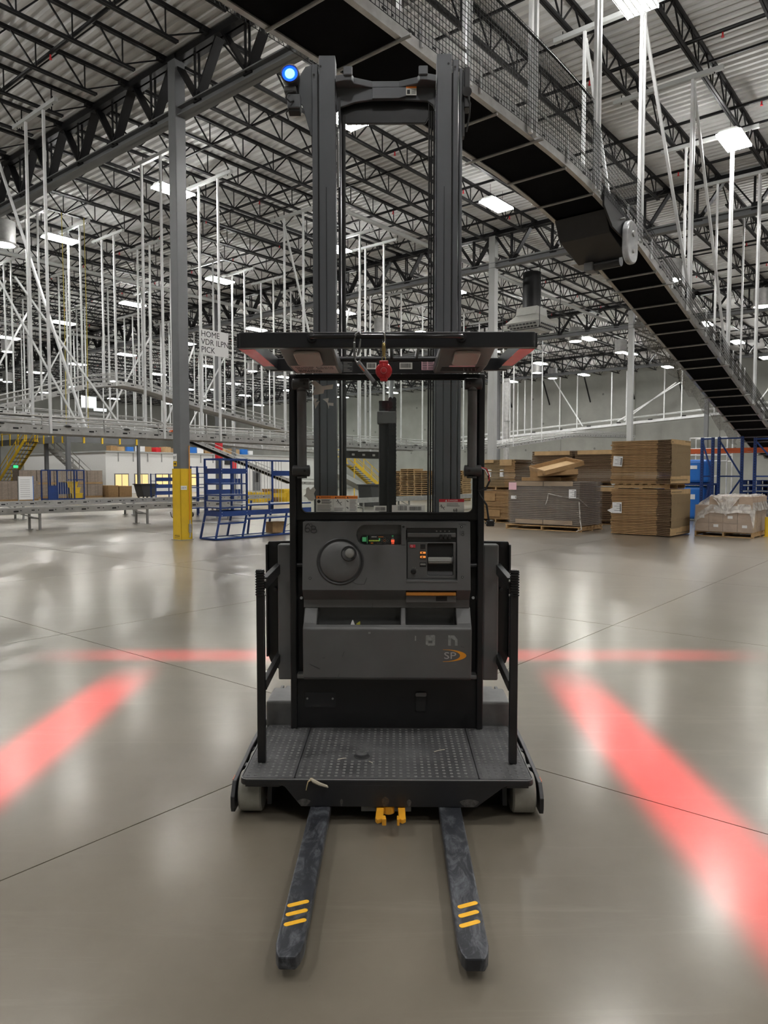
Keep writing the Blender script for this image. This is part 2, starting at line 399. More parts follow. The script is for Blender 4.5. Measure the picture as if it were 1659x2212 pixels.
BAYS = [(GIRD[i], GIRD[i + 1]) for i in range(4)] + [(59.2, 68.4)]
NJ = 0
for a, b in BAYS:
    L = b - a; ms = joist_meshes(L)
    for v in JV:
        if not inview([W(a + L * t / 8, v, z) for t in range(9) for z in (ZD, 11.3)], 200): continue
        NJ += 1
        j = inst(ms[0], 'roof_joist', ceil, (a, v, ZD))
        inst(ms[1], 'bottom_chord', j); inst(ms[2], 'web_bars', j)

# truss girders across the joists
CV = [-2.4, 16.1, 34.6, 53.1, 71.6]
def girder_meshes(L):
    t = MB(); b = MB(); w = MB()
    for s in (-1, 1):
        t.box(s * 0.1 - 0.075, s * 0.1 + 0.075, 0, L, -0.16, 0)
    b.box(-0.15, 0.15, 0, L, -1.50, -1.47); b.box(-0.15, 0.15, 0, L, -1.30, -1.27); b.box(-0.02, 0.02, 0, L, -1.5, -1.27)
    st = L / 10
    for i in range(10):
        y0 = i * st; ym = y0 + st / 2
        for s in (-1, 1):
            w.bar((s * 0.06, y0 + 0.1, -0.14), (s * 0.06, ym, -1.3), 0.05, 0.12, (1, 0, 0)); w.bar((s * 0.06, ym, -1.3), (s * 0.06, y0 + st - 0.1, -0.14), 0.05, 0.12, (1, 0, 0))
            w.bar((s * 0.06, ym + 0.05, -1.3), (s * 0.06, ym + 0.05, -0.14), 0.04, 0.045)
        w.box(-0.07, 0.07, ym - 0.14, ym + 0.14, -1.34, -1.1)
    return t.mesh('top_chord', M_joist), b.mesh('bottom_chord', M_grey), w.mesh('web_bars', M_joist)
gm = girder_meshes(18.5)
for g in GIRD:
    for v in CV[:-1] + [-20.9]:
        if not inview([W(g, v + 18.5 * t / 8, z) for t in range(9) for z in (11.9, 10.4)], 200): continue
        j = inst(gm[0], 'truss_girder', ceil, (g, v - (0.5 if g == 10.9 else 0), ZD - 0.07))
        inst(gm[1], 'bottom_chord', j); inst(gm[2], 'web_bars', j)

# sprinkler mains, branch pipes and bridging below the deck, running across the joists
pipe = MB().tube([(0, -16, 0), (0, 90, 0)], 0.045, 8).mesh('sprinkler_pipe', M_joist, True)
brid = MB().bar((0, -16, 0), (0, 90, 0), 0.05, 0.05).mesh('bridging_bar', M_joist)
for a, b in BAYS:
    for off, zz, me in ((2.6, 11.32, brid), (5.3, 11.82, brid), (6.6, 11.5, pipe), (8.3, 11.82, brid), (10.4, 11.5, pipe), (11.3, 11.32, brid), (13.6, 11.5, pipe)):
        if a + off < 68: inst(me, 'sprinkler_pipe' if me is pipe else 'bridging_bar', ceil, (a + off, 0, zz))
drop = MB().tube([(0, 0, 0), (0, 0, -0.1)], 0.02, 6).lathe([(0.035, -0.12), (0.035, -0.1)], 8).mesh('sprinkler_head', M_red)
for a, b in BAYS[:3]:
    for off in (6.6, 10.4, 13.6):
        for k in range(0, 26):
            v = 1.5 + 3.1 * k
            if inview([W(a + off, v, 11.5)], 0): inst(drop, 'sprinkler_head', ceil, (a + off, v, 11.47))
# grey mains along the joists
for v, z, u0_, u1_ in ((17.6, 11.05, 18.5, 43), (31.5, 10.9, 13.0, 44), (46, 10.9, 12, 45)):
    MB().tube([(u0_, v, z), (u1_, v, z)], 0.085, 10).build('sprinkler_main', M_lgrey, ceil, smooth=True)
for u, v0_, v1_ in ((27.4, -4, 60), (43.6, -2, 80)):
    MB().tube([(u, v0_, 10.75), (u, v1_, 10.75)], 0.11, 10).build('sprinkler_main', M_lgrey, ceil, smooth=True)

# ------------------------------------------------------------------ walls
WU = 68.6
wb = MB().box(WU, WU + 0.3, V0, V1, 0, 13).build('wall_back', M_gap, rz=BROT, kind='structure')
panel = MB().box(-0.04, 0.0, 0.015, 7.585, 0.02, 11.9).mesh('panel', M_conc)
for i in range(14):
    v = V0 + 7.6 * i + 3.1
    if inview([W(WU, v, 3), W(WU, v + 7.6, 3), W(WU, v, 11)], 300): 
        inst(panel, 'panel', wb, (WU, v, 0))
hole = MB().lathe([(0.11, -0.005), (0.11, 0.0)], 10, axis='x').mesh('lifting_pocket', mat('pocket_patch', (0.17, 0.17, 0.16), 0.9))
for i in range(14):
    for k, z in ((1.3, 4.1), (4.0, 4.3), (6.3, 4.0), (2.0, 7.0), (5.6, 7.3), (3.2, 9.6)):
        v = V0 + 7.6 * i + 3.1 + k
        if inview([W(WU, v, z)], 50): inst(hole, 'lifting_pocket', wb, (WU - 0.041, v, z))
brace = MB().bar((0, 0, 0), (-1.5, 0, 2.3), 0.1, 0.1).mesh('roof_brace', M_joist)
for i in range(8): inst(brace, 'roof_brace', wb, (WU - 0.04, 12 + 4.4 * i, 8.9))
MB().box(U0, WU, V1, V1 + 0.3, 0, 13).build('wall_left', M_conc, rz=BROT, kind='structure')
MB().box(U0, WU, V0 - 0.3, V0, 0, 13).build('wall_right', M_conc, rz=BROT, kind='structure')
MB().box(U0 - 0.3, U0, V0, V1, 0, 13).build('wall_front', M_conc, rz=BROT, kind='structure')

# ------------------------------------------------------------------ columns
def column(u, v, label, group, guard=None, m=M_grey, ztop=11.78, w=0.30):
    t = thing('steel_column', label, 'column', W(u, v), BROT, group)
    h = w / 2
    MB().prism(rrect(-h, h, -h, h, 0.018, 2), 0.01, ztop, 'z').build('post', m, t)
    MB().box(-0.2, 0.2, -0.2, 0.2, 0, 0.012).build('base_plate', M_galvd, t)
    MB().box(-h - 0.03, h + 0.03, -h - 0.03, h + 0.03, ztop, ztop + 0.1).build('cap_plate', M_joist, t)
    if guard:
        g = MB()
        for s in (-1, 1):
            g.box(-h - 0.02, h + 0.02, s * (h + 0.011) - 0.009, s * (h + 0.011) + 0.009, 0.012, guard)
            g.box(s * (h + 0.011) - 0.009, s * (h + 0.011) + 0.009, -h - 0.02, h + 0.02, 0.012, guard)
        g.build('guard_sleeve', M_yellow, t)
    return t
c0 = column(10.85, 15.5, 'grey steel column with tall yellow base guard, nearest on the left', 'roof columns', 1.80)
for z0, z1, s in ((0.05, 0.06, 1), (0.09, 0.105, 1), (0.12, 0.128, 1)):      # dark scuffs low on the guard
    MB().box(-0.1705, -0.17, -0.12, 0.10, z0, z1).build('scuff_mark', M_slot, c0)
column(27.05, 16.1, 'pale grey steel column behind overhead guard, near brown box stacks', 'roof columns', m=M_lgrey)
column(43.12, 16.1, 'pale grey steel column before concrete wall, between box stacks and incline', 'roof columns', m=M_lgrey)
for u, v, l, zz in ((27.05, 34.9, 'dark grey column with red band above tall blue cart', (2.55, 3.6)), (43.12, 53.4, 'slim distant grey column with red band, right of blue cart', (2.2, 3.1)),
                (27.05, 53.1, 'dark grey column at corner of yellow-railed mezzanine', None), (43.12, 34.6, 'distant grey column seen behind the truck mast', None),
                (59.2, 16.1, 'far grey column beyond the black incline belt', None), (59.2, 34.6, 'far grey column against concrete wall beside downpipe', None)):
    t = column(u, v, l, 'roof columns')
    if zz: MB().box(-0.16, 0.16, -0.16, 0.16, *zz).build('red_band', M_red, t)
dp = thing('downpipe', 'round galvanised downpipe against the far concrete wall', 'pipe', W(52.0, 29.6), BROT)
MB().tube([(0, 0, 0.12), (0, 0, 9.5)], 0.24, 16).build('pipe', M_galv, dp, smooth=True)
for z in (2.8, 6.0, 9.2): MB().lathe([(0.26, z), (0.27, z + 0.02), (0.27, z + 0.08), (0.26, z + 0.1)], 16).build('joint_collar', M_galvd, dp, smooth=True)
MB().lathe([(0.3, 0), (0.3, 0.1), (0.25, 0.14)], 16).build('foot', M_galvd, dp)

# EXIT plate with arrow, bay tag, conduit on the near column
h = 0.15
sg = thing('exit_sign', 'white EXIT plate above yellow arrow plate on near column', 'sign', W(10.85, 15.5, 0), BROT)
MB().box(-h - 0.006, -h - 0.001, -0.01, 0.14, 1.995, 2.175).build('plate', M_paper, sg)
text('EXIT', 0.098, M_ink, 'lettering', sg, (-h - 0.0072, 0.139, 2.045), (PI / 2, 0, -PI / 2), sx=0.62)
MB().box(-h - 0.006, -h - 0.001, -0.01, 0.14, 1.86, 1.985).build('arrow_plate', M_yellow, sg)
MB().prism([(0.115, 1.935), (0.065, 1.935), (0.065, 1.96), (0.01, 1.9225), (0.065, 1.885), (0.065, 1.91), (0.115, 1.91)], -h - 0.0075, -h - 0.0062, 'x').build('arrow', M_ink, sg)
bt = thing('bay_tag', 'small white bay tag on yellow column guard', 'sign', W(10.85, 15.5, 0), BROT)
MB().box(-0.16, 0.02, -h - 0.026, -h - 0.0215, 1.27, 1.37).build('plate', M_paper, bt)
text('DOR PG', 0.05, M_ink, 'lettering', bt, (-0.145, -h - 0.0268, 1.3), (PI / 2, 0, 0), sx=0.8)
cd = thing('conduit_drop', 'orange cable down near column into metal floor box', 'cable', W(10.85, 15.5, 0), BROT)
MB().tube([(0.09, -h - 0.035, 0.42), (0.095, -h - 0.035, 2.38)], 0.012, 6).build('cable', mat('orange_cable', (0.8, 0.3, 0.02), 0.5), cd)
MB().box(0.05, 0.12, -h - 0.07, -h - 0.0215, 0.18, 0.40).build('connector', M_galvd, cd, bevel=0.01)
MB().tube([(0.085, -h - 0.05, 0.18), (0.085, -h - 0.05, 0.1), (0.07, -h - 0.045, 0.06)], 0.018, 8).build('socket', M_galv, cd)
MB().tube([(0.085, -h - 0.05, 0.40), (0.09, -h - 0.04, 0.5)], 0.016, 8).build('strain_relief', M_galv, cd)

# ------------------------------------------------------------------ high bay lamps
def make_highbay():
    t = thing('high_bay_light', 'flat rectangular high bay lamp with tubes', 'light')
    hx, hy = 0.6, 0.29
    p = MB().prism([(-hy, 0), (-hy + 0.1, 0.09), (hy - 0.1, 0.09), (hy, 0)], -hx, hx, 'x')
    p.build('housing', M_lgrey, t)
    MB().quad((-hx + 0.03, -hy + 0.03, -0.012), (hx - 0.03, -hy + 0.03, -0.012), (hx - 0.03, hy - 0.03, -0.012), (-hx + 0.03, hy - 0.03, -0.012)).build('lamp_panel', M_lamp, t)
    sl = MB(); X_, Y_ = hx + 0.016, hy + 0.016
    for q in (((-X_, -Y_), (X_, -Y_)), ((X_, -Y_), (X_, Y_)), ((X_, Y_), (-X_, Y_)), ((-X_, Y_), (-X_, -Y_))):
        sl.quad((*q[0], -0.055), (*q[1], -0.055), (*q[1], 0.0), (*q[0], 0.0))
    sl.build('ceiling_fill_strip', M_ceilfill, t)  # made-up luminous strips round the housing, added to light the ceiling
    for y in (-0.16, -0.053, 0.053, 0.16): MB().box(-hx, hx, y - 0.012, y + 0.012, -0.05, -0.015).build('louvre_bar', M_lens, t)
    for x_ in (-0.3, 0, 0.3): MB().box(x_ - 0.008, x_ + 0.008, -hy, hy, -0.05, -0.015).build('louvre_cross_bar', M_lens, t)
    f = MB()
    for s in (-1, 1):
        f.box(-hx, hx, s * hy - 0.012, s * hy + 0.012, -0.06, 0); f.box(s * hx - 0.012, s * hx + 0.012, -hy, hy, -0.06, 0)
    f.build('frame', M_lens, t)
    MB().box(-0.12, 0.12, -0.06, 0.06, 0.09, 0.15).build('ballast_box', M_lgrey, t)
    for s in (-1, 1): MB().tube([(s * 0.4, 0, 0.09), (s * 0.4, 0, 0.55)], 0.006, 5).build('hanger_wire', M_joist, t)
    return t
hb = make_highbay(); first = True
NEAR = {(13.9, 5): 'rectangular high bay lamp at top edge, beside two leaning struts', }
ZL = 10.75
SEEN = []
for g in GIRD:
    for off in (3.0, 10.6):
        for k in range(-3, 12):
            u = g + off; v = 5.3 + 7.4 * k
            if u > 66 or v > 84: continue
            p = W(u, v, ZL); s = px(p)
            vis = s and -150 < s[0] < 1809 and -200 < s[1] < 1100
            if not vis and (p.length > 34): continue
            lab = 'rectangular high bay lamp out of view behind the photographer'
            if first: o = hb; o.location = p; first = False; o['label'] = lab
            else: o = dup(hb, p, BROT, lab)
            o.rotation_euler = (0, 0, BROT); o['group'] = 'rectangular high bay lamps'
            if s and -5 < s[0] < 1664 and -15 < s[1] < 1000: SEEN.append((s[0], s[1], o))
ORD = ['topmost', 'second highest', 'third highest', 'fourth highest', 'fifth highest', 'sixth highest', 'seventh highest', 'eighth highest', 'ninth highest', 'tenth highest', 'eleventh highest', 'twelfth highest', 'thirteenth highest', 'fourteenth highest', 'fifteenth highest', 'sixteenth highest', 'seventeenth highest', 'eighteenth highest', 'nineteenth highest', 'twentieth highest']
for x0, x1, w_ in ((-5, 180, 'at the far left of picture'), (180, 372, 'just left of the near grey column'), (372, 520, 'just right of the near grey column'), (520, 720, 'left of the mast, above truck guard end'), (720, 940, 'between the two mast uprights'), (940, 1200, 'right of the mast, left of black belt'), (1200, 1420, 'around the black incline belt'), (1420, 1664, 'at the far right of picture')):
    for k, (a_, b_, o) in enumerate(sorted([q for q in SEEN if x0 <= q[0] < x1], key=lambda q: q[1])):
        o['label'] = '%s rectangular bay lamp %s' % (ORD[min(k, 19)], w_)
def make_round():
    t = thing('tube_light', 'round tubular lamp hanging from roof', 'light')
    MB().lathe([(0.42, 0.05), (0.42, 0.88)], 24).build('drum', M_galvd, t, smooth=True)
    MB().lathe([(0.5, 0.0), (0.53, 0.03), (0.42, 0.08)], 24).build('rim', M_galv, t, smooth=True)
    MB().lathe([(0.3, -0.02), (0.47, 0.02)], 12).build('lens', M_lampround, t, smooth=True)
    return t
rl = make_round()
rounds = [(33.4, 10.7, 'large round lamp under drum, right of black incline belt'), (41.5, 8.7, 'round drum lamp at far right above the net'), (12.3, 28.7, 'round drum lamp on the left beside a rectangular lamp'),
          (34.4, 28.4, 'round drum lamp seen between the mast uprights'), (44.5, 20.3, 'round lamp left of pale column, above twin lamps'), (50.5, 19.6, 'round lamp touching the pale column'),
          (56, 29, 'round lamp over the concrete wall by the red tape'), (60, 29.5, 'round lamp low over the slanted wall strut'), (49, 13.5, 'round lamp seen through struts right of incline'),
          (22.8, 53, 'round drum lamp at the left picture edge'), (40, 47, 'round lamp right of the HOME sign'), (46, 60, 'round lamp far left behind strut thicket'), (36, 62, 'round lamp far off between yellow cords'),
          (56, 45, 'round lamp above the conveyor bend'), (30, 70, 'round lamp beyond the mezzanine'), (52, 70, 'round lamp farthest back at left')]
for i, (u, v, l) in enumerate(rounds):
    o = rl if i == 0 else dup(rl, (0, 0, 0))
    o.location = W(u, v, 10.35); o.rotation_euler = (0, 0, BROT); o['label'] = l; o['group'] = 'round drum lamps'

# air diffuser hanging by the right column
hv = thing('air_diffuser', 'hanging square air diffuser with louvred faces beside pale column', 'air vent', W(32.6, 17.2, 8.75), BROT)
b = 0.95
MB().prism([(-0.5, 1.15), (0.5, 1.15), (0.62, 0.75), (-0.62, 0.75)], -0.55, 0.55, 'y').build('duct_neck', M_hvac, hv)
mb = MB(); lo = [(-b, -b, 0.35), (b, -b, 0.35), (b, b, 0.35), (-b, b, 0.35)]; hi = [(-0.55, -0.55, 0.78), (0.55, -0.55, 0.78), (0.55, 0.55, 0.78), (-0.55, 0.55, 0.78)]
mb.add(lo + hi, [(0, 1, 5, 4), (1, 2, 6, 5), (2, 3, 7, 6), (3, 0, 4, 7), (4, 5, 6, 7)]); mb.build('hood', M_hvac, hv)
mb = MB(); l2 = [(-0.62, -0.62, 0), (0.62, -0.62, 0), (0.62, 0.62, 0), (-0.62, 0.62, 0)]
mb.add(lo + l2, [(0, 1, 5, 4), (1, 2, 6, 5), (2, 3, 7, 6), (3, 0, 4, 7), (4, 5, 6, 7)]); mb.build('plenum', M_lgrey, hv)
for s, ax in ((-1, 'x'), (-1, 'y')):
    for i in range(8):
        for k in range(2):
            c = -0.68 + i * 0.19; t_ = 0.25 + 0.36 * k; w_ = b + (0.62 - b) * t_ ; zz = 0.35 * (1 - t_)
            if ax == 'x': MB().box(-w_ - 0.02, -w_ + 0.02, c, c + 0.13, zz - 0.05, zz + 0.05).build('louvre', M_slot, hv)
            else: MB().box(c, c + 0.13, -w_ - 0.02, -w_ + 0.02, zz - 0.05, zz + 0.05).build('louvre', M_slot, hv)
MB().tube([(0, 0, 1.15), (0, 0, 2.9)], 0.45, 16).build('duct', M_joist, hv, smooth=True)
fr = MB()
for s in (-1, 1): fr.tube([(s * 1.1, -1.1, -0.05), (s * 1.1, 1.1, -0.05)], 0.02, 6); fr.tube([(s * 1.1, -1.0, -0.05), (s * 1.1, -1.0, 3.0)], 0.02, 6); fr.tube([(s * 1.1, 1.0, -0.05), (s * 1.1, 1.0, 3.0)], 0.02, 6)
fr.build('hanger_frame', M_joist, hv)
# ------------------------------------------------------------------ conveyors
def zat(path, u):
    for (a, za), (b, zb) in zip(path, path[1:]):
        if a <= u <= b: return za + (zb - za) * (u - a) / (b - a)
    return path[0][1] if u < path[0][0] else path[-1][1]
def sweep(path, v0, v1, lo, hi):
    mb = MB(); n = len(path)
    for u, z in path: mb.v += [(u, v0, z + lo), (u, v1, z + lo), (u, v1, z + hi), (u, v0, z + hi)]
    for i in range(n - 1):
        a = 4 * i; b = a + 4
        for k in range(4): mb.f.append((a + k, a + (k + 1) % 4, b + (k + 1) % 4, b + k))
    mb.f += [(0, 1, 2, 3), (4 * n - 1, 4 * n - 2, 4 * n - 3, 4 * n - 4)]
    return mb
def resample(path, st):
    out = []; u = path[0][0]
    while u < path[-1][0]: out.append((u, zat(path, u))); u += st
    return out + [path[-1]]
def rail_slots(path, v, lo, st=0.32, w=0.09, h=0.03, up=0.12):
    mb = MB(); u = path[0][0] + 0.2; i = 0
    while u < path[-1][0] - 0.2:
        z = zat(path, u) + lo + up
        if i % 4 != 3: mb.box(u, u + (w if i % 2 else 0.03), v - 0.003, v, z, z + h)
        else: mb.box(u, u + 0.14, v - 0.003, v, z - 0.03, z + 0.015)
        u += st * (0.6 if i % 2 else 1.0); i += 1
    return mb
STRUT = 0.062
def hanger(parent, u, v, z0, z1=11.13, w=STRUT, m=None):
    MB().box(u - w / 2, u + w / 2, v - w / 2, v + w / 2, z0, z1).build('hanger', m or M_strut, parent)
def channel(parent, u, v0, v1, z=11.17):
    c = MB().box(u - 0.05, u + 0.05, v0, v1, z - 0.05, z + 0.05).build('roof_channel', M_lgrey, parent)
    for v in (v0 + 0.2, v1 - 0.2): MB().tube([(u, v, z - 0.09), (u, v, z + 0.14)], 0.012, 6).build('clamp_rod', M_joist, c)
def conveyor(name, label, path, v0, v1, hang=(), rails=(), loc=(0, 0), slots=True, h=0.2, near_m=None, belt_m=None, brackets=True, legs=(), hang_m=None):
    t = thing(name, label, 'conveyor', (0, 0, 0), BROT)
    m = near_m or M_galv
    sweep(path, v0, v0 + 0.03, 0, h).build('side_rail', m, t); sweep(path, v1 - 0.03, v1, 0, h).build('side_rail', m, t)
    sweep(path, v0, v0 + 0.06, h, h + 0.012).build('rail_flange', m, t)
    sweep(path, v0 + 0.03, v1 - 0.03, h * 0.25, h * 0.8).build('bed', belt_m or M_galvd, t)
    if slots: rail_slots(path, v0, 0, up=h * 0.55).build('slot_row', M_slot, t, kind='stuff')
    for dz in rails:
        for v in (v0 + 0.02, v1 - 0.02):
            MB().tube([(u, v, z + dz) for u, z in path], 0.022, 6).build('guard_rail', M_galv, t, smooth=True)
    if rails:
        u = path[0][0] + 0.5
        while u < path[-1][0]:
            z = zat(path, u); MB().box(u - 0.015, u + 0.015, v0, v0 + 0.03, z + h * 0.5, z + max(rails)).build('rail_post', M_galvd, t)
            if brackets: MB().lathe([(0.09, 0.0), (0.11, 0.02), (0.05, 0.05)], 10, (u + 0.7, v0 + 0.03, z + h)).build('roller_guide', M_slot, t)
            u += 1.75
    for u in hang:
        z = zat(path, u)
        for v in (v0, v1): hanger(t, u, v, z, m=hang_m)
        channel(t, u, v0 - 0.7, v1 + 0.7)
    for u in legs:
        for v in (v0 + 0.06, v1 - 0.06): MB().box(u - 0.03, u + 0.03, v - 0.03, v + 0.03, 0.01, path[0][1]).build('leg', M_galvd, t)
        for v in (v0 + 0.06, v1 - 0.06): MB().box(u - 0.08, u + 0.08, v - 0.08, v + 0.08, 0.0, 0.012).build('foot', M_galvd, t)
        MB().box(u - 0.02, u + 0.02, v0 + 0.06, v1 - 0.06, 0.33, 0.37).build('leg_brace', M_galvd, t)
        MB().bar((u - 0.55, v0 + 0.06, path[0][1]), (u - 0.02, v0 + 0.06, 0.35), 0.03, 0.03).build('diagonal_brace', M_galvd, t)
    return t

# big black belt passing overhead and running down to the right
PATH = [(-3.0, 6.95), (10.6, 6.95)]
for i in range(1, 9):
    a = i / 8 * R(13.8); PATH.append((10.6 + 20.5 * math.sin(a), 6.95 - 20.5 * (1 - math.cos(a))))
PATH += [(16.0, PATH[-1][1] - (16.0 - PATH[-1][0]) * 0.2456)]
z16 = PATH[-1][1]
PATH += [(22, z16 - 6 * 0.2456), (30.5, z16 - 14.5 * 0.2456), (33.5, z16 - 14.5 * 0.2456 - 0.35)]
t = thing('belt_conveyor', 'long black belt conveyor hung overhead, sloping down to the right', 'conveyor', (0, 0, 0), BROT)
NV, FV = 5.55, 6.68
sweep(PATH, NV + 0.05, FV - 0.05, 0.02, 0.05).build('return_belt', M_belt, t)
sweep(PATH, NV + 0.05, FV - 0.05, 0.24, 0.27).build('carry_belt', M_belt, t)
for v, n_ in ((NV, 'near'), (FV - 0.04, 'far')):
    sweep(PATH, v, v + 0.04, 0.0, 0.30).build('side_rail', M_galv, t)
    sweep(PATH, v - 0.02, v + 0.06, -0.012, 0.0).build('rail_flange', M_galv, t)
rail_slots(PATH, NV, 0, up=0.17).build('slot_row', M_slot, t, kind='stuff')
rail_slots(PATH, FV + 0.003, 0, up=0.17, st=0.4).build('slot_row', M_slot, t, kind='stuff')
u = 0.2; k = 0
while u < 33:
    z = zat(PATH, u)
    ex = 0.16 if k % 3 == 0 else 0.0
    MB().tube([(u, NV - ex, z - 0.03), (u, FV + ex, z - 0.03)], 0.024, 8).build('cross_bar', M_galvd, t, smooth=True)
    u += (0.95, 0.95, 0.62)[k % 3] if u > 16 else 1.15; k += 1
for v in (NV - 0.02, FV + 0.02):
    MB().tube([(u_, v, z_ + 0.47) for u_, z_ in PATH], 0.02, 6).build('guard_rail', M_galv, t, smooth=True)
u = 0.5
while u < 33:
    z = zat(PATH, u)
    MB().box(u - 0.015, u + 0.015, NV - 0.04, NV - 0.01, z + 0.05, z + (0.75 if int(u * 3) % 4 == 0 else 0.5)).build('rail_post', M_strut, t); u += 1.4
for u in (1.6, 8.55, 10.3, 12.75, 15.0, 18.4, 22.05, 25.4, 28.9):
    for v in (NV - 0.06, FV + 0.04): hanger(t, u, v, zat(PATH, u), w=0.06)
    if u > 8.8 or u < 3:
        for v in (NV - 0.06,): hanger(t, u + 0.16, v, zat(PATH, u))
    channel(t, u, NV - 0.75, FV + 0.75)
for ua, v, ub in ((15.05, FV + 0.04, 17.4), (15.08, NV - 0.06, 18.7), (18.5, NV - 0.06, 22.0), (28.6, NV - 0.06, 31.5)):
    MB().bar((ua, v, 11.0), (ub, v, zat(PATH, ub) + 0.2), 0.06, 0.06).build('sway_brace', M_strut, t)
# drive housing under the slope with its round clear chain guard and motor
zc = zat(PATH, 14.5)
MB().prism([(13.5, zat(PATH, 13.5) - 0.02), (13.75, zat(PATH, 13.75) - 0.36), (14.65, zat(PATH, 14.65) - 0.45), (15.3, zat(PATH, 15.3) - 0.02)], NV + 0.04, FV - 0.04, 'y').build('drive_hood', M_blacksteel, t, bevel=0.015)
MB().prism([(13.2, zat(PATH, 13.2) + 0.25), (13.2, zat(PATH, 13.2) - 0.1), (13.6, zat(PATH, 13.6) - 0.34), (14.6, zat(PATH, 14.6) - 0.3), (14.9, zat(PATH, 14.9) + 0.2)], NV - 0.07, NV - 0.03, 'y').build('drive_plate', M_black, t, bevel=0.01)
disc = MB().prism(rrect(14.05, 14.62, zc - 0.74, zc + 0.1, 0.27, 8), NV - 0.2, NV - 0.08, 'y')
disc.build('chain_guard', mat('cloudy_clear_plastic', (0.42, 0.43, 0.44), 0.12, 0, var=0.15, scale=6), t, bevel=0.03, seg=3)
MB().lathe([(0.06, 0), (0.06, 0.03)], 14, (14.33, NV - 0.23, zc - 0.16), 'y').build('guard_hub', M_galvd, t)
MB().lathe([(0.04, 0), (0.04, 0.03)], 14, (14.33, NV - 0.23, zc - 0.5), 'y').build('guard_hub', M_galvd, t)
MB().tube([(14.75, NV + 0.2, zc - 0.52), (14.75, NV + 0.75, zc - 0.52)], 0.11, 14).build('motor', M_blacksteel, t, smooth=True)
MB().box(14.6, 14.9, NV + 0.75, NV + 0.95, zc - 0.64, zc - 0.4).build('gearbox', M_grey, t, bevel=0.02)
MB().box(14.95, 15.15, FV - 0.28, FV - 0.14, zc - 0.6, zc - 0.46).build('junction_box', M_galv, t, bevel=0.02)
MB().box(14.7, 15.3, FV - 0.1, FV + 0.15, zc - 0.42, zc - 0.36).build('motor_bracket', M_galvd, t)
# safety net along both edges
def net(parent, us, v, zlo, zhi, st=0.075, w=0.006, out=0.0):
    mb = MB(); u0_, u1_ = us; u = u0_
    while u <= u1_:
        z = zat(PATH, u); mb.bar((u, v, z + zlo), (u, v + out, z + zhi), w, w); u += st
    k = int((zhi - zlo) / st)
    pts = resample(PATH, 0.6)
    pts = [(u0_, zat(PATH, u0_))] + [p for p in pts if u0_ < p[0] < u1_] + [(u1_, zat(PATH, u1_))]
    for i in range(k + 1):
        f = i / k
        for (a, za), (b, zb) in zip(pts, pts[1:]): mb.bar((a, v + out * f, za + zlo + (zhi - zlo) * f), (b, v + out * f, zb + zlo + (zhi - zlo) * f), w, w)
    return mb.build('safety_net', M_joist, parent, kind='stuff')
net(t, (2.0, 12.6), NV - 0.1, 0.05, 1.5)
net(t, (12.6, 15.0), NV - 0.1, 0.05, 1.15)
net(t, (1.0, 7.4), FV + 0.1, 0.0, 1.3, out=0.5)
net(t, (15.0, 30.0), NV - 0.1, 0.05, 0.55)
MB().tube([(u_, NV - 0.1, z_ + 1.45) for u_, z_ in resample([p for p in PATH if p[0] <= 13], 1.0) if u_ > 2], 0.018, 6).build('net_rope', M_joist, t)
netm = MB()
for i in range(22):                                  # slack net hanging below the far edge of the slope
    u = 18.5 + i * 0.5; z = zat(PATH, u); sag = 0.28 + 0.22 * math.sin(i * 0.9) ** 2
    netm.v += [(u, FV + 0.06, z + 0.05), (u, FV + 0.18, z - sag * 0.6), (u, FV + 0.1, z - sag)]
    if i: k = 3 * i; netm.f += [(k - 3, k, k + 1, k - 2), (k - 2, k + 1, k + 2, k - 1)]
netm.build('sagging_net', filmmat('grey_netting', (0.3, 0.29, 0.26), 0.45, 0.8, 30), t)

# left: long elevated line hung from the roof
conveyor('elevated_conveyor', 'long level galvanised conveyor hung across the left half', [(-2, 2.74), (26.5, 2.74)], 19.0, 20.0, hang=(5.7, 9.22, 12.7, 14.8, 18.6, 21.7, 23.2), rails=(0.34, 0.46))
ev = thing('orange_sensor', 'small orange sensor on the level elevated conveyor', 'sensor', W(13.0, 19.0, 2.95), BROT)
MB().prism([(-0.12, 0), (0.12, 0), (0.07, 0.07), (-0.07, 0.07)], -0.06, 0.06, 'y').build('case', M_orange, ev, bevel=0.01)
MB().box(-0.13, 0.13, -0.07, 0.07, -0.012, 0.0).build('mount', M_galvd, ev)
# arching line behind it
AR = [(6.0, 2.3), (9, 3.3), (12.3, 4.3), (14.6, 5.05), (15.9, 5.25), (17.0, 5.15), (19.6, 4.62), (25.4, 3.75), (31, 2.95)]
conveyor('arched_conveyor', 'arched roller conveyor climbing then dropping behind the level line', AR, 26.6, 27.5, hang=(9.5, 11, 12.6, 14.2, 15.6, 17.2, 18.8, 20.4, 22.2, 24.0, 26, 28), rails=(0.32, 0.5), h=0.16, brackets=False)
conveyor('belt_incline', 'narrow black-belted incline dropping behind the yellow column base', [(14.0, 4.35), (21.5, 4.25), (31.6, 1.1), (34, 1.0)], 33.2, 33.9, hang=(14.5, 17, 19.5, 21.4, 23.5), rails=(0.36,), h=0.16, belt_m=M_belt, brackets=False)
conveyor('high_conveyor', 'higher galvanised conveyor far back among the struts', [(6, 4.9), (16, 4.5), (34, 3.5), (48, 3.2)], 39.0, 39.9, hang=(12, 15, 18, 21, 24, 26.5, 29, 31.5, 34, 37, 40), rails=(0.34, 0.5), h=0.18, slots=False, brackets=False)
conveyor('distant_conveyor', 'distant level conveyor line hung before the white office', [(12, 4.6), (50, 4.6)], 46.0, 46.9, hang=(15, 18.5, 21, 24, 26.5, 29, 31.5, 34.5, 37, 41, 45), rails=(0.34, 0.5), h=0.18, slots=False, brackets=False)
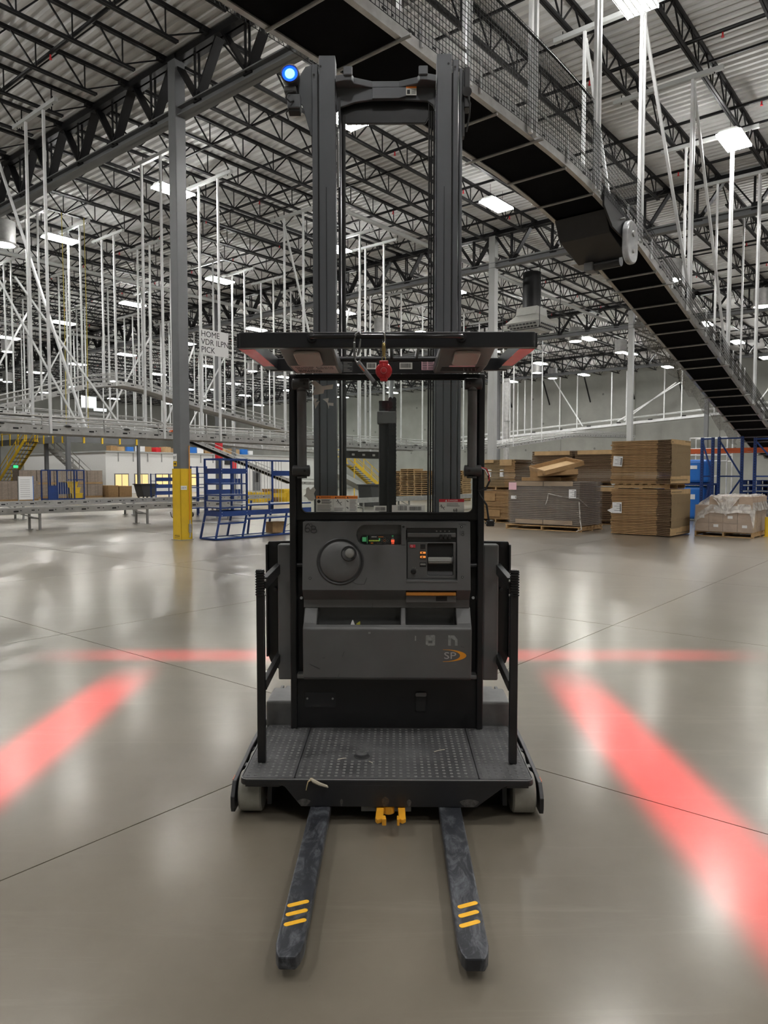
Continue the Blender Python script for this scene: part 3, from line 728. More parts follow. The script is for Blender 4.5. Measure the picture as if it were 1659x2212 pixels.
# curve joining to the wall line, seen through the truck window
conveyor('cross_conveyor', 'level galvanised conveyor behind the truck window', [(26.6, 2.8), (40, 3.3), (52, 4.6), (64, 5.0)], 23.4, 24.2, hang=(27.5, 30, 33, 36, 39, 42, 46), rails=(0.34, 0.46), h=0.2, brackets=False)
conveyor('floor_conveyor', 'low galvanised conveyor on legs in front of the left pallets', [(0, 0.5), (17.6, 0.5)], 21.35, 22.15, legs=(2.5, 6.2, 10.0, 13.6, 17.0), h=0.17)
conveyor('second_floor_conveyor', 'second low conveyor just behind the front floor conveyor', [(3, 0.5), (24.0, 0.5)], 26.9, 27.7, legs=(7, 12, 16.5, 21), h=0.17)
conveyor('far_floor_conveyor', 'low conveyor on legs seen through the truck window', [(20.5, 0.55), (36, 0.55)], 18.6, 19.3, legs=(21.5, 24.5, 27.5, 30.5, 33.5), h=0.17, slots=False)
# line hung along the concrete wall, built on the same plan but turned
wl = thing('wall_conveyor', 'white-railed conveyor climbing along the far concrete wall', 'conveyor', (0, 0, 0), BROT)
def WP(v): return 5.35 + (40 - v) * 0.062
vs = [(8 + 2.0 * i) for i in range(20)]
for du in (0, 0.8):
    for (lo, hi) in ((0, 0.22),):
        mb = MB()
        for v in vs: mb.v += [(65.5 + du, v, WP(v) + lo), (65.54 + du, v, WP(v) + lo), (65.54 + du, v, WP(v) + hi), (65.5 + du, v, WP(v) + hi)]
        for i in range(len(vs) - 1):
            a = 4 * i
            for k in range(4): mb.f.append((a + k, a + (k + 1) % 4, a + 4 + (k + 1) % 4, a + 4 + k))
        mb.build('side_rail', M_strut, wl)
    MB().tube([(65.5 + du, v, WP(v) + 0.62) for v in vs], 0.035, 6).build('guard_rail', M_strut, wl)
MB().add([(65.56, 8, WP(8) + 0.1), (66.26, 8, WP(8) + 0.1), (66.26, 46, WP(46) + 0.1), (65.56, 46, WP(46) + 0.1)], [(0, 1, 2, 3)]).build('bed', M_galvd, wl)
for v in (10, 12.4, 15.5, 17.2, 19.9, 21.4, 24.8, 26.2, 29.6, 31.4, 35.2, 36.0, 36.9, 39.5, 41.5, 44):
    hanger(wl, 65.5, v, WP(v) + 0.1, 11.2, 0.09)
for va, vb in ((33.0, 29.0), (25.0, 20.4), (25.6, 20.0), (14.0, 12.3)):
    MB().bar((65.5, va if va < 30 else vb + 3.2, 11.2 if va > 30 else WP(va) + 0.4), (65.5, vb, WP(vb) + 0.3 if va > 30 else 9.8), 0.1, 0.1).build('sway_brace', M_strut, wl)
for i in range(12):
    v = 11 + 2.9 * i; MB().box(65.46, 65.5, v - 0.2, v + 0.2, WP(v) + 0.2, WP(v) + 0.3).build('roller_guide', M_slot, wl)

# leaning sway struts in the left thicket
sw = thing('sway_strut_frame', 'pairs of crossed galvanised sway struts at the left edge', 'struts', (0, 0, 0), BROT)
for ua, va, za, ub, vb, zb in ((9.6, 22.6, 10.9, 10.4, 19.4, 3.0), (9.2, 24.0, 9.4, 12.6, 23.6, 3.0), (10.6, 24.0, 8.0, 14.4, 24, 3.2), (9.0, 26.5, 4.2, 11.6, 27, 8.6), (11.5, 30, 4, 13.9, 30, 8.6), (17, 30, 4.0, 19.4, 30, 8.2),
                               (20.2, 30, 4.2, 21.8, 30, 8.0), (18.6, 20.0, 10.9, 21.4, 20.2, 3.2), (20.8, 20.1, 3.3, 22.3, 20.1, 8.5), (24, 34, 3.8, 27, 34, 8.8), (16, 36, 4.2, 18.5, 36, 8.8)):
    MB().bar((ua, va, za), (ub, vb, zb), 0.06, 0.06).build('strut', M_strut, sw)
# thin yellow drop cords
yc = mat('yellow_cord', (0.55, 0.45, 0.08), 0.6)
for i, (u, v, z0) in enumerate(((13.2, 26.0, 3.4), (14.0, 25.9, 3.4), (16.4, 24.6, 3.2), (17.2, 24.9, 3.2), (17.6, 24.7, 3.2))):
    tag(MB().tube([(0, 0, 0), (0.02, 0.01, 3.5), (0, 0, 11.2 - z0)], 0.014, 5).build('drop_cord', yc, loc=W(u, v, z0)),
        ['leftmost thin yellow cord hanging from the roof', 'yellow cord second from the left, beside a thick strut', 'yellow cord third from the left, long and thick', 'yellow cord fourth from the left', 'yellow cord closest to the near grey column'][i], 'cord', 'yellow drop cords')

# white hanging sign
hs = thing('hanging_sign', 'white hanging sign reading HOME VDR ILPN PICK', 'sign', W(14.0, 18.94, 5.46), BROT)
MB().box(0, 1.1, -0.02, -0.005, 0, 0.79).build('board', M_paper, hs)
for i, s_ in enumerate(('HOME', 'VDR ILPN', 'PICK')):
    text(s_, 0.262, M_ink, 'lettering', hs, (0.02, -0.022, 0.555 - 0.245 * i), (PI / 2, 0, 0), ext=0.001, fit=(0.72, 1.07, 0.54)[i])
for x_ in (0.05, 1.05):
    for z_ in (0.05, 0.74): MB().lathe([(0.012, -0.024), (0.012, -0.02)], 8, (x_, 0, z_), 'y').build('rivet', M_galvd, hs)
# ------------------------------------------------------------------ left and far background
def u_at(x, v):
    r = (x - CXP) / FPX; Y = v / (BV.y + BV.x * r) if (BV.y + BV.x * r) else 0
    return (BU.x * r + BU.y) * Y
def BT(name, label, cat, u, v, z=0.0, rz=0.0, group=None): return thing(name, label, cat, W(u, v, z), BROT + rz, group)

# white office block with lit windows
of = thing('office_block', 'white single storey office block with yellow lit windows', 'office', (0, 0, 0), BROT)
MB().box(34.0, 62.0, 60.0, 60.2, 0, 3.72).build('front_wall', M_white, of)
MB().box(34.0, 34.2, 60.2, 76, 0, 3.72).build('end_wall', M_white, of)
MB().box(33.9, 62.1, 59.85, 76, 3.72, 3.85).build('roof_edge', M_lgrey, of)
for i, (a, b) in enumerate(((34.9, 36.15), (36.9, 38.2), (39.1, 40.4), (40.7, 42.0), (42.3, 43.6))):
    w = MB().box(a - 0.08, b + 0.08, 59.95, 60.0, 0.58, 1.8).build('window_frame', M_grey, of)
    MB().box(a, b, 59.93, 59.95, 0.66, 1.72).build('window_pane', M_winlit, w)
    MB().box((a + b) / 2 - 0.03, (a + b) / 2 + 0.03, 59.92, 59.93, 0.66, 1.72).build('mullion', M_grey, w)
for i in range(9): MB().box(35.2 + 1.5 * i, 35.26 + 1.5 * i, 59.92, 60, 2.9, 3.7).build('pipe_drop', M_galvd, of)
d_ = MB().box(51.0, 52.0, 59.93, 60, 0, 2.1).build('door', M_grey, of); MB().box(51.2, 51.8, 59.92, 59.93, 0.9, 1.9).build('door_pane', M_slot, d_)
MB().box(47.2, 48.5, 59.9, 60, 2.75, 3.3).build('air_grille', M_slot, of)
# things stored on the office roof
cols = [M_card, M_cardlt, M_glossblue, M_paper, M_card, M_red, M_cardlt]
nm = ['brown carton', 'tan carton', 'blue crate', 'white carton', 'dark brown carton', 'red crate', 'pale tan carton']
wh = ['left of the incline', 'above the first lit window', 'above the second lit window', 'above the third lit window', 'just left of the near column', 'just right of the near column', 'above the blue cart', 'near the red-banded column']
for i in range(18):
    u = 35 + 0.95 * i; s_ = 0.28 + 0.16 * random.random(); k = i % 7
    o = BT('stored_carton', '%s on the office roof edge, %s' % (nm[k], wh[min(7, i * 8 // 18)]), 'box', u, 60.6 + 0.5 * random.random(), 3.85, random.uniform(-0.3, 0.3), 'goods on the office roof')
    MB().box(-s_, s_, -s_, s_, 0, s_ * 1.4).build('body', cols[k], o)
    for q in (-1, 1): MB().box(min(0.02 * q, s_ * q), max(0.02 * q, s_ * q), -s_, s_, s_ * 1.4, s_ * 1.4 + 0.02).build('flap', cols[k], o)

# mezzanine with yellow rails
mz = thing('mezzanine', 'grey steel mezzanine edge with yellow railings at far left', 'mezzanine', (0, 0, 0), BROT)
MB().box(26.95, 27.15, 53.3, 74, 4.15, 4.62).build('edge_beam', M_grey, mz)
MB().box(27.2, 33.0, 53.0, 53.2, 4.15, 4.6).build('edge_beam', M_grey, mz)
MB().box(27.2, 33.0, 53.2, 57.0, 4.5, 4.62).build('deck', M_galvd, mz)
MB().box(27.15, 30.0, 57, 74, 4.5, 4.62).build('deck', M_galvd, mz)
for i in range(14): MB().box(26.9, 26.96, 53.6 + 1.5 * i, 53.75 + 1.5 * i, 4.1, 5.7).build('rail_post', M_yellow, mz)
for i in range(4): MB().box(28.2 + 1.5 * i, 28.33 + 1.5 * i, 52.92, 53.0, 4.1, 4.7).build('rail_post', M_yellow, mz)
for z in (5.1, 5.65): MB().tube([(26.93, 53.6, z), (26.93, 74, z)], 0.035, 6).build('hand_rail', M_yellow, mz)
for v in (57.2, 66.0): MB().box(27.3, 27.55, v, v + 0.25, 0, 4.5).build('support_post', M_grey, mz)
MB().box(32.9, 33.1, 53.0, 53.2, 0, 4.15).build('support_post', M_grey, mz)
def stairs(name, label, a, b, z0, z1, width, m, along='v', off=0.0):
    t = thing(name, label, 'stairs', (0, 0, 0), BROT); n = 14
    for k in range(n):
        f = (k + 0.5) / n; p = a + (b - a) * f; z = z0 + (z1 - z0) * f; w = abs(b - a) / n * 0.55
        if along == 'v': MB().box(off, off + width, p - w, p + w, z - 0.02, z + 0.02).build('tread', M_slot if m is M_yellow else M_galvd, t)
        else: MB().box(p - w, p + w, off, off + width, z - 0.02, z + 0.02).build('tread', M_slot if m is M_yellow else M_galvd, t)
    for s in (0, width):
        q = lambda p, z: (off + s, p, z) if along == 'v' else (p, off + s, z)
        MB().bar(q(a, z0), q(b, z1), 0.05, 0.28).build('stringer', m, t)
        for dz in (0.55, 1.0): MB().tube([q(a, z0 + dz), q(b, z1 + dz)], 0.03, 6).build('hand_rail', m, t)
        for k in range(5):
            f = k / 4; p = a + (b - a) * f; z = z0 + (z1 - z0) * f; MB().tube([q(p, z), q(p, z + 1.0)], 0.03, 6).build('rail_post', m, t)
    return t
stairs('yellow_stairs', 'yellow railed stairs with black treads at the far left edge', 57.2, 63.6, 4.4, 0.12, 1.0, M_yellow, 'v', 25.7)
stairs('grey_stairs', 'grey galvanised stairs beside the mezzanine column', 27.6, 31.6, 3.8, 0.15, 1.0, M_galv, 'u', 56.3)
stairs('window_stairs', 'yellow railed stairs seen through the truck window', 40.6, 44.4, 2.5, 0.25, 0.9, M_yellow, 'u', 36.0)
yp = thing('yellow_platform', 'yellow railed platform seen through the truck window', 'platform', (0, 0, 0), BROT)
MB().box(37.6, 40.6, 36, 37.2, 2.4, 2.5).build('deck', M_galvd, yp)
for u in (37.7, 39.1, 40.5): MB().tube([(u, 36.05, 0), (u, 36.05, 3.5)], 0.04, 6).build('rail_post', M_yellow, yp)
for z in (3.0, 3.5): MB().tube([(37.7, 36.05, z), (40.5, 36.05, z)], 0.035, 6).build('hand_rail', M_yellow, yp)
ch_ = thing('grey_chute', 'pale grey sheet metal chute seen through the truck window', 'chute', (0, 0, 0), BROT)
MB().prism([(34.5, 2.4), (39.5, 0.55), (39.5, 0.25), (34.5, 2.05)], 33.0, 34.0, 'y').build('trough', M_lgrey, ch_)
for u, z in ((35.2, 1.8), (38.8, 0.5)): MB().box(u, u + 0.08, 33.1, 33.18, 0, z).build('leg', M_grey, ch_)
bb = BT('black_bin', 'black bin with white scuffs seen through the truck window', 'bin', u_at(803, 24.6), 24.6)
MB().prism([(-0.5, 0), (0.5, 0), (0.6, 1.1), (-0.6, 1.1)], -0.45, 0.45, 'y').build('body', M_plasticdk, bb, bevel=0.03)
MB().box(-0.64, 0.64, -0.5, 0.5, 1.1, 1.16).build('rim', M_plasticdk, bb)
hu = thing('overhead_unit', 'black box with white labels hung under the conveyor bend', 'equipment', W(26.6, 24.3, 2.5), BROT)
MB().box(-0.1, 2.6, -0.2, 0.2, 0, 0.36).build('case', M_plasticdk, hu, bevel=0.02)
for k in range(3): MB().box(0.3 + 0.8 * k, 0.5 + 0.8 * k, -0.21, -0.2, 0.13, 0.23).build('label_plate', M_paper, hu)
ww = BT('white_bag', 'white plastic sack lying on floor behind truck window', 'sack', 33.5, 28.0)
MB().lathe([(0.05, 0.0), (0.55, 0.05), (0.7, 0.35), (0.55, 0.7), (0.15, 0.85), (0.0, 0.86)], 16).build('body', M_paper, ww, smooth=True)
MB().lathe([(0.1, 0.84), (0.16, 0.95), (0.0, 0.96)], 10).build('knot', M_paper, ww)

# pallet maker (shared meshes)
def pallet_meshes(a=1.2, b=1.0):
    top = MB(); n = 7
    for i in range(n): y = -b / 2 + 0.05 + i * (b - 0.1) / (n - 1); top.box(-a / 2, a / 2, y - 0.045, y + 0.045, 0.115, 0.14)
    return None
dbm = MB().box(-0.6, 0.6, -0.048, 0.048, 0.0, 0.022).mesh('deck_board', M_wood)
stm = MB().box(-0.02, 0.02, -0.5, 0.5, 0.0, 0.09).mesh('stringer', M_wood)
def make_pallet(name, label, loc, rz=0.0, group=None, sx=1.0, sy=1.0):
    t = thing(name, label, 'pallet', loc, rz, group)
    for i in range(7): o = inst(dbm, 'deck_board', t, (0, (-0.45 + 0.15 * i) * sy, 0.114)); o.scale = (sx, 1, 1)
    for x in (-0.57, 0.0, 0.57): o = inst(stm, 'stringer', t, (x * sx, 0, 0.024)); o.scale = (1, sy, 1)
    for y in (-0.45, 0, 0.45): o = inst(dbm, 'bottom_board', t, (0, y * sy, 0.0)); o.scale = (sx, 1, 1)
    return t
one = MB()
for i in range(7): one.box(-0.6, 0.6, -0.5 + 0.15 * i, -0.4 + 0.15 * i, 0.114, 0.136)
for x in (-0.57, 0, 0.57): one.box(x - 0.02, x + 0.02, -0.5, 0.5, 0.024, 0.114)
for y in (-0.45, 0, 0.45): one.box(-0.6, 0.6, y - 0.05, y + 0.05, 0, 0.022)
onem = one.mesh('spare_pallet', M_wood)
NTH = ['first', 'second', 'third', 'fourth', 'fifth', 'sixth', 'seventh', 'eighth', 'ninth', 'tenth', 'eleventh', 'twelfth', 'thirteenth', 'fourteenth', 'fifteenth']
for si, (v, u, n, l) in enumerate(((31.0, 39.4, 14, 'leftmost pallet stack through window'), (29.65, 39.2, 15, 'second pallet stack through window'), (28.3, 39.0, 14, 'third pallet stack through window'), (26.95, 38.8, 13, 'pallet stack behind right mast rail'), (25.6, 38.9, 14, 'pallet stack right of mast, beside window edge'))):
    for k in range(n):
        o = inst(onem, 'spare_pallet', None, W(u + random.uniform(-.03, .03), v + random.uniform(-.04, .04), 0.005 + 0.1385 * k), (0, 0, BROT + PI / 2 + random.uniform(-.02, .02)))
        tag(o, '%s wooden pallet up in the %s' % (NTH[k], l) if 0 < k < n - 1 else ('topmost wooden pallet of the %s' % l if k else 'bottom wooden pallet of the %s' % l), 'pallet', 'spare pallets, ' + l)

# wrapped carton stacks far left, two high
M_wrapbox = mat('wrapped_cartons', (0.34, 0.265, 0.205), 0.45, 0, var=0.25, scale=4)
cartm = MB().box(-0.29, 0.29, -0.235, 0.235, 0, 0.285).mesh('carton', M_wrapbox)
def wrapped_stack(u, v, label, nz=3, z0=0.0, group='film wrapped carton pallets'):
    t = BT('wrapped_pallet', label, 'pallet load', u, v, z0, 0, group)
    b = MB()
    for y in (-0.45, 0, 0.45): b.box(-0.6, 0.6, y - 0.05, y + 0.05, 0, 0.022); b.box(-0.6, 0.6, y - 0.02, y + 0.02, 0.02, 0.11)
    b.box(-0.6, 0.6, -0.5, 0.5, 0.11, 0.13); b.build('base_pallet', M_wood, t)
    for k in range(nz):
        for i in (-1, 1):
            for j in (-1, 1): inst(cartm, 'carton', t, (i * 0.293, j * 0.24, 0.13 + 0.287 * k), (0, 0, 0))
    MB().box(-0.6, 0.6, -0.49, 0.49, 0.1, 0.14 + 0.287 * nz).build('film', M_film, t)
    return t
for i, xp in enumerate((54, 87, 121, 152, 192)):
    u = u_at(54, 51.0) + 1.23 * i
    l = ['leftmost of the film wrapped stacks', 'second film wrapped stack from the left', 'film wrapped stack behind blue cage cart, left part', 'film wrapped stack behind blue cage cart, right part', 'film wrapped stack right of the blue cage cart'][i]
    wrapped_stack(u, 51.0, 'lower load, ' + l); wrapped_stack(u, 51.0, 'upper load, ' + l, 3, 1.003)
for i, xp in enumerate((10, 33)): wrapped_stack(u_at(10, 47.0) + 1.3 * i, 47.0, ['low beige wrapped load at the left picture edge', 'low beige wrapped load left of the white board'][i], 4)
# white board
wbd = BT('leaning_board', 'white sheet board with dark border leaning near left conveyor', 'board', u_at(56, 38.5), 38.5, 0.0, -0.1)
MB().box(-0.35, 0.35, -0.02, 0.02, 0.36, 1.58).build('sheet', M_paper, wbd); MB().box(0.35, 0.38, -0.03, 0.03, 0.0, 1.6).build('edge_strip', M_glossblue, wbd); MB().box(-0.38, -0.35, -0.03, 0.03, 0.0, 1.6).build('edge_strip', M_lgrey, wbd)
for k in range(9): MB().box(-0.28, 0.2, -0.022, -0.02, 0.5 + 0.11 * k, 0.53 + 0.11 * k).build('print_line', mat('pale_print', (0.5, 0.5, 0.5), 0.7), wbd)
# blue cage cart
cg = BT('cage_cart', 'blue framed cage cart with bars in front of wrapped stacks', 'cart', u_at(105, 44.0), 44.0)
L = u_at(182, 44.0) - u_at(105, 44.0)
for f in (0, 0.24, 0.72, 1.0):
    for v in (0, 0.9): MB().box(L * f - 0.035, L * f + 0.035, v - 0.035, v + 0.035, 0.0, 1.95).build('post', M_blue, cg)
for z in (0.15, 1.95, 1.35):
    for v in (0, 0.9): MB().box(0 if z != 1.35 else L * 0.72, L, v - 0.03, v + 0.03, z - 0.035, z + 0.035).build('rail', M_blue, cg)
MB().box(0, L * 0.24, -0.02, 0.02, 0.15, 1.0).build('panel', M_blue, cg)
for i in range(7): MB().tube([(L * (0.27 + 0.065 * i), 0, 0.2), (L * (0.27 + 0.065 * i), 0, 1.9)], 0.015, 6).build('bar', M_galv, cg)
MB().box(L * 0.3, L * 0.62, 0.2, 0.25, 0.45, 1.2).build('blue_panel', M_blue, cg)
MB().box(0, L, 0, 0.9, 0.1, 0.14).build('deck', M_blue, cg)
for i in range(3):
    yb = BT('yellow_tote', ['lowest yellow tote inside the blue cage cart', 'middle yellow tote inside the blue cage cart', 'top yellow tote inside the blue cage cart'][i], 'tote', u_at(163 - 5 * i, 44.4), 44.4, 0.14 + 0.37 * i)
    MB().prism([(-0.3, 0), (0.3, 0), (0.36, 0.34), (-0.36, 0.34)], -0.25, 0.25, 'y').build('body', M_yellow, yb); MB().box(-0.39, 0.39, -0.28, 0.28, 0.32, 0.36).build('rim', M_yellow, yb)
# floor goods before the office
for i, (a, b, hh, m_, l) in enumerate(((234, 256, 0.85, M_card, 'dark brown open carton before the first lit window'), (258, 285, 0.8, M_card, 'brown carton before the first lit window, right one'))):
    u0_, u1_ = u_at(a, 50), u_at(b, 50); t = BT('floor_carton', l, 'box', u0_, 50, 0.0)
    MB().box(0, u1_ - u0_, 0, 0.9, 0, hh).build('body', m_, t)
    for s in (0, 0.8): MB().box(0, u1_ - u0_, s, s + 0.1, hh, hh + 0.03).build('flap', M_cardlt, t)
u0_ = u_at(304, 45); u1_ = u_at(340, 45)
t = BT('tilt_bin', 'black tapered tilt bin before the lit windows', 'bin', u0_, 45)
MB().prism([(0.25, 0.12), (u1_ - u0_ - 0.2, 0.12), (u1_ - u0_, 1.0), (0, 1.0)], 0, 0.9, 'y').build('body', M_plasticdk, t, bevel=0.03); MB().box(-0.05, u1_ - u0_ + 0.05, -0.05, 0.95, 0.98, 1.04).build('rim', M_plasticdk, t)
for x_ in (0.3, u1_ - u0_ - 0.35):
    for v in (0.15, 0.75): MB().lathe([(0.065, -0.02), (0.065, 0.02)], 12, (x_, v, 0.065), 'y').build('castor', M_slot, t)
def blue_cart(name, label, ua, ub, v, h=1.75, n=4, bins=True):
    t = BT(name, label, 'cart', ua, v); L = ub - ua
    for x_ in (0, L):
        for y in (0, 0.6): MB().box(x_ - 0.03, x_ + 0.03, y - 0.03, y + 0.03, 0, h).build('post', M_blue, t)
    for k in range(n):
        z = 0.3 + (h - 0.35) * k / (n - 1)
        MB().box(0, L, 0, 0.6, z, z + 0.03).build('shelf', M_blue, t)
        if bins and k < n - 1: MB().box(0.02, L - 0.02, 0.0, 0.04, z + 0.03, z + (h - 0.35) / (n - 1) * 0.55).build('shelf_lip', M_blue, t)
    return t
blue_cart('blue_shelf_cart', 'far blue shelf cart left of the near column base', u_at(337, 43), u_at(376, 43), 43)
blue_cart('blue_shelf_cart', 'blue shelf cart partly hidden right behind the near column', u_at(412, 24), u_at(446, 24), 24.0, 2.0, 5, False)
blue_cart('blue_bin_rack', 'blue rack of deep bins behind the near blue cart', u_at(447, 25), u_at(522, 25), 25.0, 1.75, 4) 
yb = thing('yellow_barrier', 'yellow floor barrier rail behind the near blue cart', 'barrier', (0, 0, 0), BROT)
ua, ub = u_at(535, 30), u_at(622, 30)
for z in (0.42,): MB().box(ua, ub, 29.95, 30.05, z, z + 0.22).build('rail', M_yellow, yb)
for f in (0.02, 0.5, 0.96): MB().box(ua + (ub - ua) * f, ua + (ub - ua) * f + 0.15, 29.9, 30.1, 0, 0.75).build('post', M_yellow, yb)
for i, (a, v, m_) in enumerate(((560, 34, M_yellow), (585, 34, M_card), (600, 35, M_yellow), (617, 33, M_yellow))):
    t = BT('stacked_tote', ['yellow tote far behind blue cart mesh, leftmost', 'brown tote far behind blue cart mesh', 'yellow tote far behind blue cart mesh, rear', 'yellow tote beside the truck frame, right one'][i], 'tote', u_at(a, v), v)
    MB().prism([(-0.35, 0), (0.35, 0), (0.42, 0.55 + 0.2 * (i % 2)), (-0.42, 0.55 + 0.2 * (i % 2))], -0.3, 0.3, 'y').build('body', m_, t); MB().box(-0.46, 0.46, -0.34, 0.34, 0.51 + 0.2 * (i % 2), 0.59 + 0.2 * (i % 2)).build('rim', m_, t)
# bright dock light far left
sk = BT('daylight_window', 'bright daylight panel high on the far left wall', 'window', u_at(197, 72), 72, 9.3)
MB().box(-0.75, 0.75, -0.05, 0.05, -0.55, 0.55).build('pane', M_skylit, sk); MB().box(-0.85, 0.85, 0.05, 0.1, -0.65, 0.65).build('frame', M_lgrey, sk); MB().box(0.5, 1.9, -0.05, 0.05, -0.85, -0.55).build('lower_pane', M_skylit, sk)
eg = BT('green_exit_light', 'small green lit exit lamp beside the yellow stairs', 'sign', u_at(38, 52), 52.2, 2.25)
MB().box(-0.15, 0.15, -0.03, 0.03, -0.09, 0.09).build('case', M_exitgreen, eg); MB().box(-0.17, 0.17, 0.03, 0.05, -0.11, 0.11).build('back', M_slot, eg)

# near blue picking cart beside the column
bc = BT('picking_cart', 'tall blue steel picking cart with shelves and wire back by near column', 'cart', 11.2, 14.58)
zs = 1.0
def pst(x, y, z0, z1, lean=0.0, n_='post'): MB().bar((x - lean, y, z0), (x, y, z1), 0.035, 0.05, (0, 1, 0)).build(n_, M_blue, bc)
XS = (0.13, 0.98); XL = (1.65, 2.4, 3.3)
for y in (0.0, 0.62):
    for x_ in XS: pst(x_, y, 0.66, 2.06); pst(x_ - 0.0, y, 0.02, 0.67, 0.16, 'leg')
    for x_ in XL[:2]: pst(x_, y, 0.02, 0.69 if y == 0 else 0.95, 0.14, 'leg')
pst(2.42, 0.62, 0.69, 2.04); pst(3.3, 0.62, 0.69, 2.04); pst(1.75, 0.0, 0.66, 0.95)
for z in (2.04,):
    for y in (0, 0.62): MB().box(0.13, 3.3 if y else 0.98, y - 0.02, y + 0.02, z - 0.02, z + 0.02).build('top_rail', M_blue, bc)
    for x_ in XS: MB().box(x_ - 0.02, x_ + 0.02, 0, 0.62, z - 0.02, z + 0.02).build('top_rail', M_blue, bc)
for z in (1.74, 0.66):
    for y in (0, 0.62): MB().box(0.13, 0.98 if z > 1 or y else 3.3, y - 0.03, y - 0.005, z - 0.065, z + 0.065).build('side_band', M_blue, bc)
    for x_ in XS: MB().box(x_ - 0.012, x_ + 0.012, 0, 0.62, z - 0.065, z + 0.065).build('side_band', M_blue, bc)
M_shelfgrey = mat('shelf_mesh_grey', (0.35, 0.36, 0.38), 0.45, 0.3)
for z in (1.42, 1.13, 0.99, 0.81):
    MB().box(0.13, 0.98, 0.0, 0.62, z, z + 0.012).build('shelf', M_shelfgrey, bc); MB().box(0.13, 0.98, -0.02, 0.0, z - 0.02, z + 0.014).build('shelf_edge', M_blue, bc); MB().box(0.115, 0.13, 0.0, 0.62, z - 0.02, z + 0.014).build('shelf_edge', M_blue, bc)
for z, x0, x1 in ((0.42, 0.05, 0.95), (0.50, 0.98, 2.6), (0.86, 0.98, 3.3)):
    MB().box(x0, x1, 0.0, 0.62, z, z + 0.012).build('shelf', M_shelfgrey, bc); MB().box(x0, x1, -0.02, 0.0, z - 0.025, z + 0.014).build('shelf_edge', M_blue, bc)
for y in (0, 0.62): MB().box(-0.03, 3.2, y - 0.025, y + 0.025, 0.01, 0.05).build('foot_rail', M_blue, bc)
MB().box(-0.03, 3.2, 0.03, 0.59, 0.015, 0.03).build('foot_deck', M_shelfgrey, bc)
for x_ in (-0.02, 0.82): MB().box(x_ - 0.02, x_ + 0.02, 0, 0.62, 0.01, 0.05).build('foot_rail', M_blue, bc)
for i in range(17): MB().tube([(1.08 + 0.105 * i, 0.62, 0.88), (1.08 + 0.105 * i, 0.62, 2.03)], 0.007, 6).build('wire_bar', M_galv, bc)
MB().box(2.44, 3.3, 0.6, 0.62, 1.62, 1.76).build('side_band', M_blue, bc)
for x_, y, z in [(x_, -0.031, z) for x_ in (0.155, 0.955) for z in (1.78, 1.70, 0.70, 0.62)] + [(1.78, -0.031, 0.7), (1.78, -0.031, 0.62)]:
    MB().lathe([(0.009, y), (0.009, y + 0.008)], 8, (x_, 0, z), 'y').build('bolt', M_strut, bc)
lb = BT('left_carton', 'small open brown carton on the floor under the blue cart', 'box', u_at(594, 14.95), 14.95, 0.05)
MB().box(-0.22, 0.22, -0.14, 0.14, 0, 0.3).build('body', M_card, lb)
MB().bar((0.1, -0.14, 0.26), (0.32, -0.2, 0.22), 0.1, 0.005).build('flap', M_cardlt, lb); MB().bar((0.23, -0.1, 0.12), (0.42, -0.16, 0.24), 0.008, 0.008).build('straw_strip', M_ink, lb)
mo_ = BT('conveyor_motor', 'black motor under floor conveyor with looping cable', 'motor', 14.9, 21.2, 0.26)
MB().tube([(0, 0, 0), (0.35, 0, 0)], 0.09, 12).build('body', M_plasticdk, mo_, smooth=True); MB().tube([(-0.55, 0, 0.12), (-0.5, 0, -0.05), (-0.3, 0, -0.16), (-0.1, 0, -0.1), (0, 0, 0)], 0.012, 6).build('cable', M_slot, mo_); MB().box(0.05, 0.3, -0.05, 0.05, 0.08, 0.24).build('mount', M_galvd, mo_)
# ------------------------------------------------------------------ cartons, pallets and racks on the right
def multi(mb, name, mats, fidx, parent=None, loc=(0, 0, 0), rz=0.0):
    me = bpy.data.meshes.new(name); me.from_pydata(mb.v, [], mb.f)
    for m_ in mats: me.materials.append(m_)
    for i, p in enumerate(me.polygons): p.material_index = fidx[i]
    bm = bmesh.new(); bm.from_mesh(me); bmesh.ops.recalc_face_normals(bm, faces=bm.faces); bm.to_mesh(me); bm.free()
    return me
# plan of a bundle: local x = u from the front face, y = v ; front edge faces the camera (-u)
PLAN = [(0.0, 1.70), (0.0, 0.44), (-0.16, 0.03), (1.35, 0.0), (1.42, 1.70)]
def bundle(name, label, u, v, z0, h, n, plan=PLAN, mats=None, group='flat carton bundles', end_panel=True, wob=0.02, rz=0.0):
    t = BT(name, label, 'cardboard', u, v, z0, rz, group)
    th = h / n; mats = mats or [M_card, M_card, M_carddk, M_cardend, M_card]
    mb = MB().prism(plan, 0, th * 0.8, 'z')
    fi = [0, 0] + [0, 2, 3, 0, 0][:len(plan)]
    ms = multi(mb, 'sheet', [mats[0], mats[1], mats[2], mats[3], mats[4]], fi)
    bulge = 0.05
    for k in range(n):
        o = inst(ms, 'sheet', t, (random.uniform(-wob, wob) - bulge * 0.4 * math.sin(PI * k / n), random.uniform(-wob, wob), th * k), (0, 0, random.uniform(-0.006, 0.006)))
    return t
